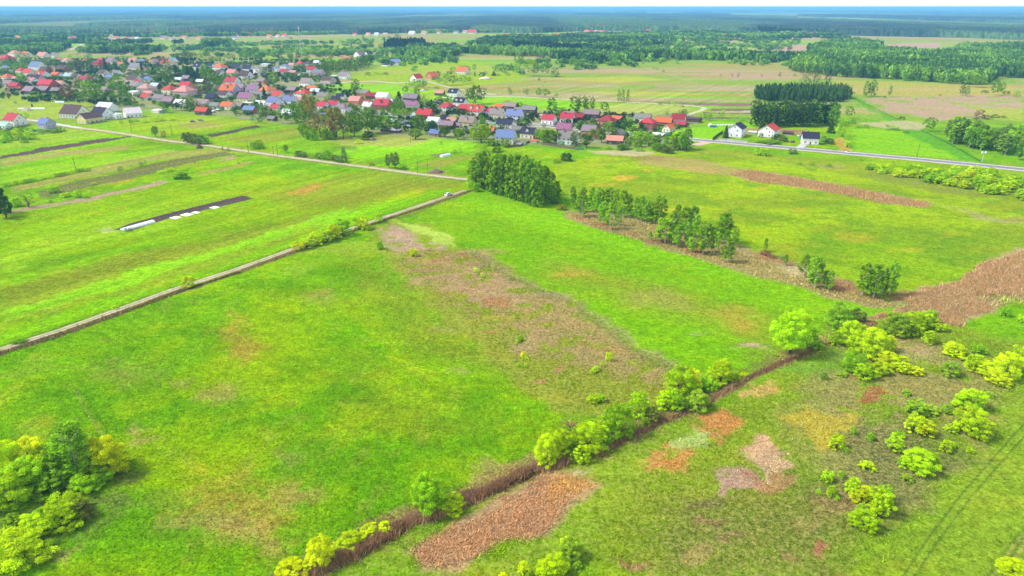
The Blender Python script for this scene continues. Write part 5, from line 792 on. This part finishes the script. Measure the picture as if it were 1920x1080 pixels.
# ------------------------------------------------------------------ woods that read as one mass: crowns of leaf chips merged in one object
def blob_templates(n, chips, kind='r'):
    T = []
    for i in range(n):
        r = np.random.RandomState(900+i+chips); u = r.randn(chips, 3); u /= np.linalg.norm(u, axis=1)[:, None]; u[:, 2] = u[:, 2]*.98
        k = 1+.25*np.sin(u[:,0]*5+i)*np.cos(u[:,1]*4+i*2)+.12*r.randn(chips)
        P = u*k[:, None]*np.array([.46, .46, .42]); P[:, 2] += .55
        if kind == 's': P[:, :2] *= (1.15-P[:, 2:3]).clip(.1, 1)
        V, f = leaf_quads(P, u+.45*r.randn(chips, 3), 1.15/math.sqrt(chips), r, .2); V[:, 2] = V[:, 2].clip(.02); T.append((V, f))
    return T
def wood(name, label, polys, spacing, hgt, cols, chips=60, kind='r', seed=1, wid=.9, dens=None):
    r = np.random.RandomState(seed); T = blob_templates(6, chips, kind); VV = []; FF = []; CC = []; base = 0; tot = 0
    for pts in polys:
        P = GP(pts); x0, y0 = P.min(0); x1, y1 = P.max(0); n = int((x1-x0)*(y1-y0)/spacing**2); X = r.uniform(x0, x1, n); Y = r.uniform(y0, y1, n)
        ins = sdist_poly(X+(fbm(X, Y, 40, 3)-.5)*30, Y+(fbm(X, Y, 40, 4)-.5)*30, P) > 0
        if dens: ins &= fbm(X, Y, dens[0], 7) > dens[1]
        X, Y = X[ins], Y[ins]; tot += len(X)
        nz = fbm(X, Y, 60, 12); H = hgt*(.6+.5*nz+.35*r.rand(len(X))); W = spacing*wid*(.9+.5*r.rand(len(X)))
        ci = np.clip(((fbm(X, Y, 90, 15, 3)-.32)/.36+.25*r.randn(len(X)))*len(cols), 0, len(cols)-1).astype(int); c = np.array(cols)[ci]*(.75+.5*r.rand(len(X), 1))
        for k in range(6):
            q = np.where(np.arange(len(X)) % 6 == k)[0]
            if not len(q): continue
            V, f = T[k]; a = r.rand(len(q))*6.28; ca, sa = np.cos(a)[:, None], np.sin(a)[:, None]
            vx = (V[None,:,0]*ca - V[None,:,1]*sa)*W[q][:, None] + X[q][:, None]; vy = (V[None,:,0]*sa + V[None,:,1]*ca)*W[q][:, None] + Y[q][:, None]; vz = V[None,:,2]*H[q][:, None]
            nv = len(V); VV.append(np.stack([vx, vy, vz], 2).reshape(-1, 3)); FF.append((f[None]+(np.arange(len(q))*nv)[:, None, None]+base).reshape(-1, 4)); CC.append(np.repeat(c[q], nv, 0)); base += nv*len(q)
    me = mesh_np(name, np.concatenate(VV), np.concatenate(FF), M['mass'], np.concatenate(CC)); o = link(name, me); stuff(o, label, "woodland"); print(name, tot, "trees"); return o
dc = [(.045,.12,.035),(.08,.20,.035),(.13,.30,.04),(.20,.40,.04)]; con = [(.02,.05,.03),(.03,.07,.035)]
wood("woodland", "large green wood beyond the road at upper right", [[(1490,135),(1500,112),(1540,103),(1640,98),(1700,104),(1770,108),(1800,92),(1930,92),(1930,146),(1880,148),(1850,160),(1800,158),(1700,150),(1560,145)],[(1515,96),(1540,88),(1600,82),(1650,88),(1640,97),(1560,98)]], 7.5, 15, dc[1:], 70, seed=2)
wood("woodland", "long mixed wood in the upper middle of the plain", [[(850,100),(900,80),(960,72),(1040,74),(1100,68),(1180,70),(1262,76),(1255,84),(1190,96),(1262,106),(1200,112),(1090,116),(1000,106),(903,103)],[(1090,114),(1180,108),(1280,108),(1380,106),(1490,112),(1480,118),(1380,115),(1290,112),(1200,116),(1110,120)],[(745,108),(770,92),(850,92),(860,104),(800,112)]], 9, 14, dc, 44, seed=3)
wood("conifer_plantation", "dense dark conifer block near the twiggy tall trees", [[(1426,190),(1590,192),(1588,181),(1500,177),(1428,181)]], 3.4, 12, [(.06,.15,.035),(.08,.18,.04)], 60, 's', 4, 1.1)
wood("conifer_plantation", "dark plantation strip in the far meadow", [[(722,92),(765,93),(800,90),(790,84),(730,84)],[(960,98),(1090,103),(1090,97),(965,91)],[(1420,60),(1500,66),(1500,60),(1430,55)]], 6, 16, con, 40, 's', 5)
wood("hedgerow", "scattered scrub and hedges on the far meadows", [[(900,130),(1010,112),(1230,114),(1490,118),(1490,124),(1300,120),(1120,130),(960,140)],[(1060,70),(1500,76),(1490,120),(1280,108)],[(600,100),(850,88),(860,120),(760,135),(700,118)],[(250,88),(700,76),(700,100),(600,108),(400,112),(250,105)]], 17, 7, dc[1:], 30, seed=6, wid=.5, dens=(60, .50))
wood("woodland", "belt of trees between the left village and far houses", [[(0,104),(0,84),(60,82),(110,80),(130,90),(105,100),(60,104)],[(165,96),(230,92),(235,88),(175,87)],[(55,82),(118,84),(118,77),(58,76)],[(380,90),(436,90),(436,80),(385,80)],[(140,100),(180,97),(300,95),(300,98),(180,101)],[(154,82),(180,83),(178,78),(156,77)]], 8, 13, dc, 44, seed=8)
wood("woodland", "trees among the far rows of houses", [[(0,72),(0,67),(300,67),(480,66),(720,61),(960,60),(1000,61),(900,62),(720,63),(480,68),(100,72)],[(0,82),(0,78),(200,79),(340,79),(340,82)],[(990,70),(1260,62),(1560,64),(1600,74),(1500,80),(1260,74),(1100,68)]], 12, 11, dc, 30, seed=9, wid=.8, dens=(80, .47))
# undergrowth filling the gardens
wood("garden_scrub", "low garden bushes filling the gaps between village houses", [[(0,190),(0,112),(320,110),(600,114),(640,165),(700,190),(840,200),(1000,208),(1280,220),(1280,262),(1060,262),(840,254),(560,232),(470,218),(300,204),(170,196)]], 7.0, 3.6, [(.03,.075,.03),(.05,.13,.03),(.08,.19,.03),(.13,.27,.03)], 60, seed=10, wid=.46, dens=(25, .45))

# ------------------------------------------------------------------ the forest to the horizon: one canopy surface
def canopy():
    Y = [1950.]
    while Y[-1] < 42000: Y.append(Y[-1]+max(9., Y[-1]*.0052))
    Y = np.array(Y); s = np.linspace(-.86, .86, 1150); X = s[None]*Y[:, None]; YY = np.repeat(Y[:, None], len(s), 1); x, y = X.ravel(), YY.ravel()
    r = np.random.RandomState(3); x = x + (r.rand(len(x))-.5)*y*.0009; y = y + (r.rand(len(y))-.5)*y*.004
    bx = [-.8,-.55,-.38,-.2,-.05,.05,.12,.22,.32,.45,.55,.8]; by = [66,66,65,62,60,60,58,58,60,66,72,74]
    Yb = np.array([G(960, p)[1] for p in by]); edge = np.interp(x/y, bx, Yb); n = fbm(x, y, 260, 3, 4)
    m = sstep(0, 25, y-edge-(n-.5)*500)
    clear = fbm(x, y*.35, 900, 9, 4); m *= 1-sstep(.555, .57, clear)*sstep(3000, 3600, y)
    m2 = fbm(x, y*.28, 520, 19, 4); H = m*(11+7*fbm(x, y, 300, 4, 3)+6.5*r.rand(len(x))*(1+y*.00004)) - (1-m)*3
    con_ = sstep(.46, .54, m2); v = r.rand(len(x), 1)
    c = (np.array([.07,.13,.055])*(1-con_[:, None]) + np.array([.035,.065,.05])*con_[:, None])*(.55+.9*v); brown = sstep(.62, .7, fbm(x, y, 120, 27, 3))[:, None]; c = c*(1-brown*.5) + np.array([.11,.10,.05])*brown*.5
    me = mesh_np("forest", np.stack([x, y, H], 1), quads(len(Y), len(s)), M['canopy'], c); o = link("forest", me); stuff(o, "vast forest stretching to the hazy horizon", "forest")
canopy()

# ------------------------------------------------------------------ reeds and tussocks: blades merged per bed
def blades(name, label, P, hgt, wid, cols, seed, lean=.25):
    r = np.random.RandomState(seed); n = len(P); a = r.rand(n)*2*pi; d = np.stack([np.cos(a), np.sin(a)], 1)*wid*(.6+.8*r.rand(n, 1)); h = hgt*(.6+.6*r.rand(n)); l = r.randn(n, 2)*lean*h[:, None]
    V = np.zeros((n, 3, 3)); V[:, 0, :2] = P-d; V[:, 1, :2] = P+d; V[:, 2, :2] = P+l; V[:, 2, 2] = h; c = (ground_col(P)*cols if np.isscalar(cols) else np.array(cols)[r.randint(0, len(cols), n)])*(.6+.8*r.rand(n, 1))
    o = link(name, mesh_np(name, V.reshape(-1, 3), np.arange(3*n).reshape(n, 3), M['mass'], np.repeat(c, 3, 0))); stuff(o, label, "reeds"); return o
def on_line(pts, n, wd, seed, off=0):
    P = GP(pts); r = np.random.RandomState(seed); L = np.hypot(*(P[1:]-P[:-1]).T); i = r.choice(len(L), n, p=L/L.sum()); t = r.rand(n, 1); D = (P[1:]-P[:-1])/L[:, None]; Nn = np.stack([-D[:,1], D[:,0]], 1)
    return P[i]*(1-t)+P[i+1]*t + Nn[i]*(r.randn(n, 1)*.32*wd*(.6+.8*vnoise(P[i][:, :1]+t*9, i[:, None]+t*7, 4))+off)
def in_poly(pts, n, seed):
    P = GP(pts); r = np.random.RandomState(seed); Q = np.stack([r.uniform(P[:,0].min(), P[:,0].max(), n*3), r.uniform(P[:,1].min(), P[:,1].max(), n*3)], 1); Q = Q[sdist_poly(Q[:,0]+(fbm(Q[:,0],Q[:,1],14,2)-.5)*12, Q[:,1]+(fbm(Q[:,0],Q[:,1],14,3)-.5)*12, P) > r.rand(len(Q))**2*5-1]; return Q[:n]
rc_ = [(.46,.28,.17),(.38,.21,.13),(.56,.40,.26),(.22,.22,.08)]
blades("reed_bed", "tall brown-purple reeds filling the ditch at the bottom", on_line(DITCH[:8], 34000, 2.0, 1, .4), 1.4, .07, rc_, 1)
blades("reed_bed", "narrow dry reed strip along the ditch up to the bend", on_line(DITCH[7:], 12000, 1.1, 2), .8, .10, rc_, 2)
blades("reed_bed", "wide pinkish reed field at the right edge", in_poly([(1770,545),(1850,500),(1930,468),(1960,560),(1870,552),(1790,560)], 36000, 3), 1.1, .08, [(.62,.39,.22),(.48,.28,.15),(.70,.48,.28),(.30,.32,.08)], 3, .5)
blades("reed_bed", "pinkish reeds behind the lime shrub clump", in_poly([(1640,602),(1680,573),(1720,552),(1800,540),(1850,578),(1800,612),(1740,606),(1690,590)], 32000, 4), 1.0, .08, [(.64,.46,.27),(.52,.34,.19),(.42,.36,.12)], 4, .5)
blades("reed_bed", "flattened orange-brown reed patch beyond the ditch", in_poly([(768,1040),(850,985),(960,925),(1020,893),(1060,902),(1118,920),(1080,945),(1040,965),(1010,1000),(940,1010),(900,1035),(850,1065),(790,1065)], 16000, 5), .4, .09, 1.5, 5, 1.)
blades("reed_bed", "long reddish reed strip across the upper right field", in_poly([(1360,326),(1400,319),(1440,325),(1560,345),(1680,368),(1745,380),(1738,390),(1660,380),(1520,354),(1430,342)], 20000, 6), .9, .12, [(.58,.37,.22),(.48,.29,.17),(.42,.38,.10)], 6, .6)
blades("dead_weeds", "straw-coloured dead weeds fringing the reed ditch", on_line(DITCH, 16000, 6.5, 21, 1.5), .6, .09, [(.46,.38,.17),(.30,.30,.07),(.40,.26,.13)], 21, .6)
blades("dead_weeds", "pale dry stalks scattered in the reed field at right", in_poly([(1650,600),(1720,556),(1800,535),(1930,470),(1960,560),(1850,575),(1760,600)], 9000, 22), 1.2, .10, [(.85,.70,.46),(.40,.42,.10),(.30,.18,.11)], 22, .5)
blades("dry_grass", "brown weeds along the sand track's edge", on_line(TRACK1, 14000, 1.8, 7, -3.6), .8, .14, [(.42,.28,.18),(.34,.20,.13),(.18,.26,.04)], 7)
rp = in_poly([(1100,1090),(1250,815),(1480,690),(1640,615),(1800,615),(1930,660),(1930,760),(1760,900),(1640,1090)], 34000, 8)
blades("rough_grass", "rough tussocky grass of the pasture at lower right", rp, .38, .10, 1.3, 8, .8)
blades("rough_grass", "rough tussocky grass of the brown belt mid-meadow", in_poly([(735,480),(800,468),(900,470),(960,512),(1050,552),(1180,640),(1290,700),(1240,760),(1100,770),(1000,720),(900,620),(800,540)], 18000, 9), .38, .10, 1.25, 9, .9)
blades("rough_grass", "dry brown weeds under the birch row", in_poly([(1045,394),(1150,404),(1290,440),(1400,480),(1520,518),(1690,552),(1640,578),(1560,562),(1440,528),(1260,470),(1120,426)], 11000, 10), .6, .2, 1.6, 10, .6)
blades("meadow_grass", "tufts of green grass over the near meadow", in_poly([(-150,1150),(-100,700),(300,560),(700,480),(860,620),(1010,750),(1240,770),(1150,835),(1000,880),(740,985),(500,1130)], 60000, 11), .30, .11, 1.12, 11, .8)

# ------------------------------------------------------------------ haze
def haze():
    m, n, o = mat("haze"); v = nd(n, "ShaderNodeVolumePrincipled"); v.inputs["Color"].default_value = (.22,.57,1,1); v.inputs["Density"].default_value = HAZE; v.inputs["Anisotropy"].default_value = 0.; n.links.new(v.outputs[0], o.inputs[1])
    mb = MB(); mb.box(-58000, 58000, -300, 60500, -1.5, 112, m); h = link("haze", mb.mesh("haze")); h["kind"] = "stuff"; h["label"] = "pale blue haze thickening towards the horizon"; h["category"] = "haze"
HAZE = 9.5e-5
haze()

# ------------------------------------------------------------------ labels: make each one single out its thing
ORD = ['first','second','third','fourth','fifth','sixth','seventh','eighth','ninth','tenth','eleventh','twelfth','thirteenth','fourteenth','fifteenth','sixteenth','seventeenth','eighteenth','nineteenth','twentieth']
def ordn(i):
    if i < 20: return ORD[i]
    i += 1; return f"{i}" + ('th' if 10 <= i % 100 <= 20 else {1: 'st', 2: 'nd', 3: 'rd'}.get(i % 10, 'th'))
def finish_labels():
    g = {}
    for o, lab, zone, px in THINGS: g.setdefault((lab, zone), []).append((px, o))
    for (lab, zone), L in g.items():
        L.sort(key=lambda q: q[0]); n = len(L)
        for i, (px, o) in enumerate(L):
            if n == 1: t = f"{lab} {zone}"
            elif n == 2: t = f"{lab} {zone}, {('left', 'right')[i]} one of two"
            else: t = f"{lab} {zone}, {'leftmost' if i == 0 else 'rightmost' if i == n-1 else ordn(i)+' from left'}"
            o["label"] = t
            if len(t.replace(',', ' ').split()) > 16: print('LONG', t)
    for o, *_ in THINGS:
        for k in ("_py", "_half"):
            if k in o: del o[k]
finish_labels()
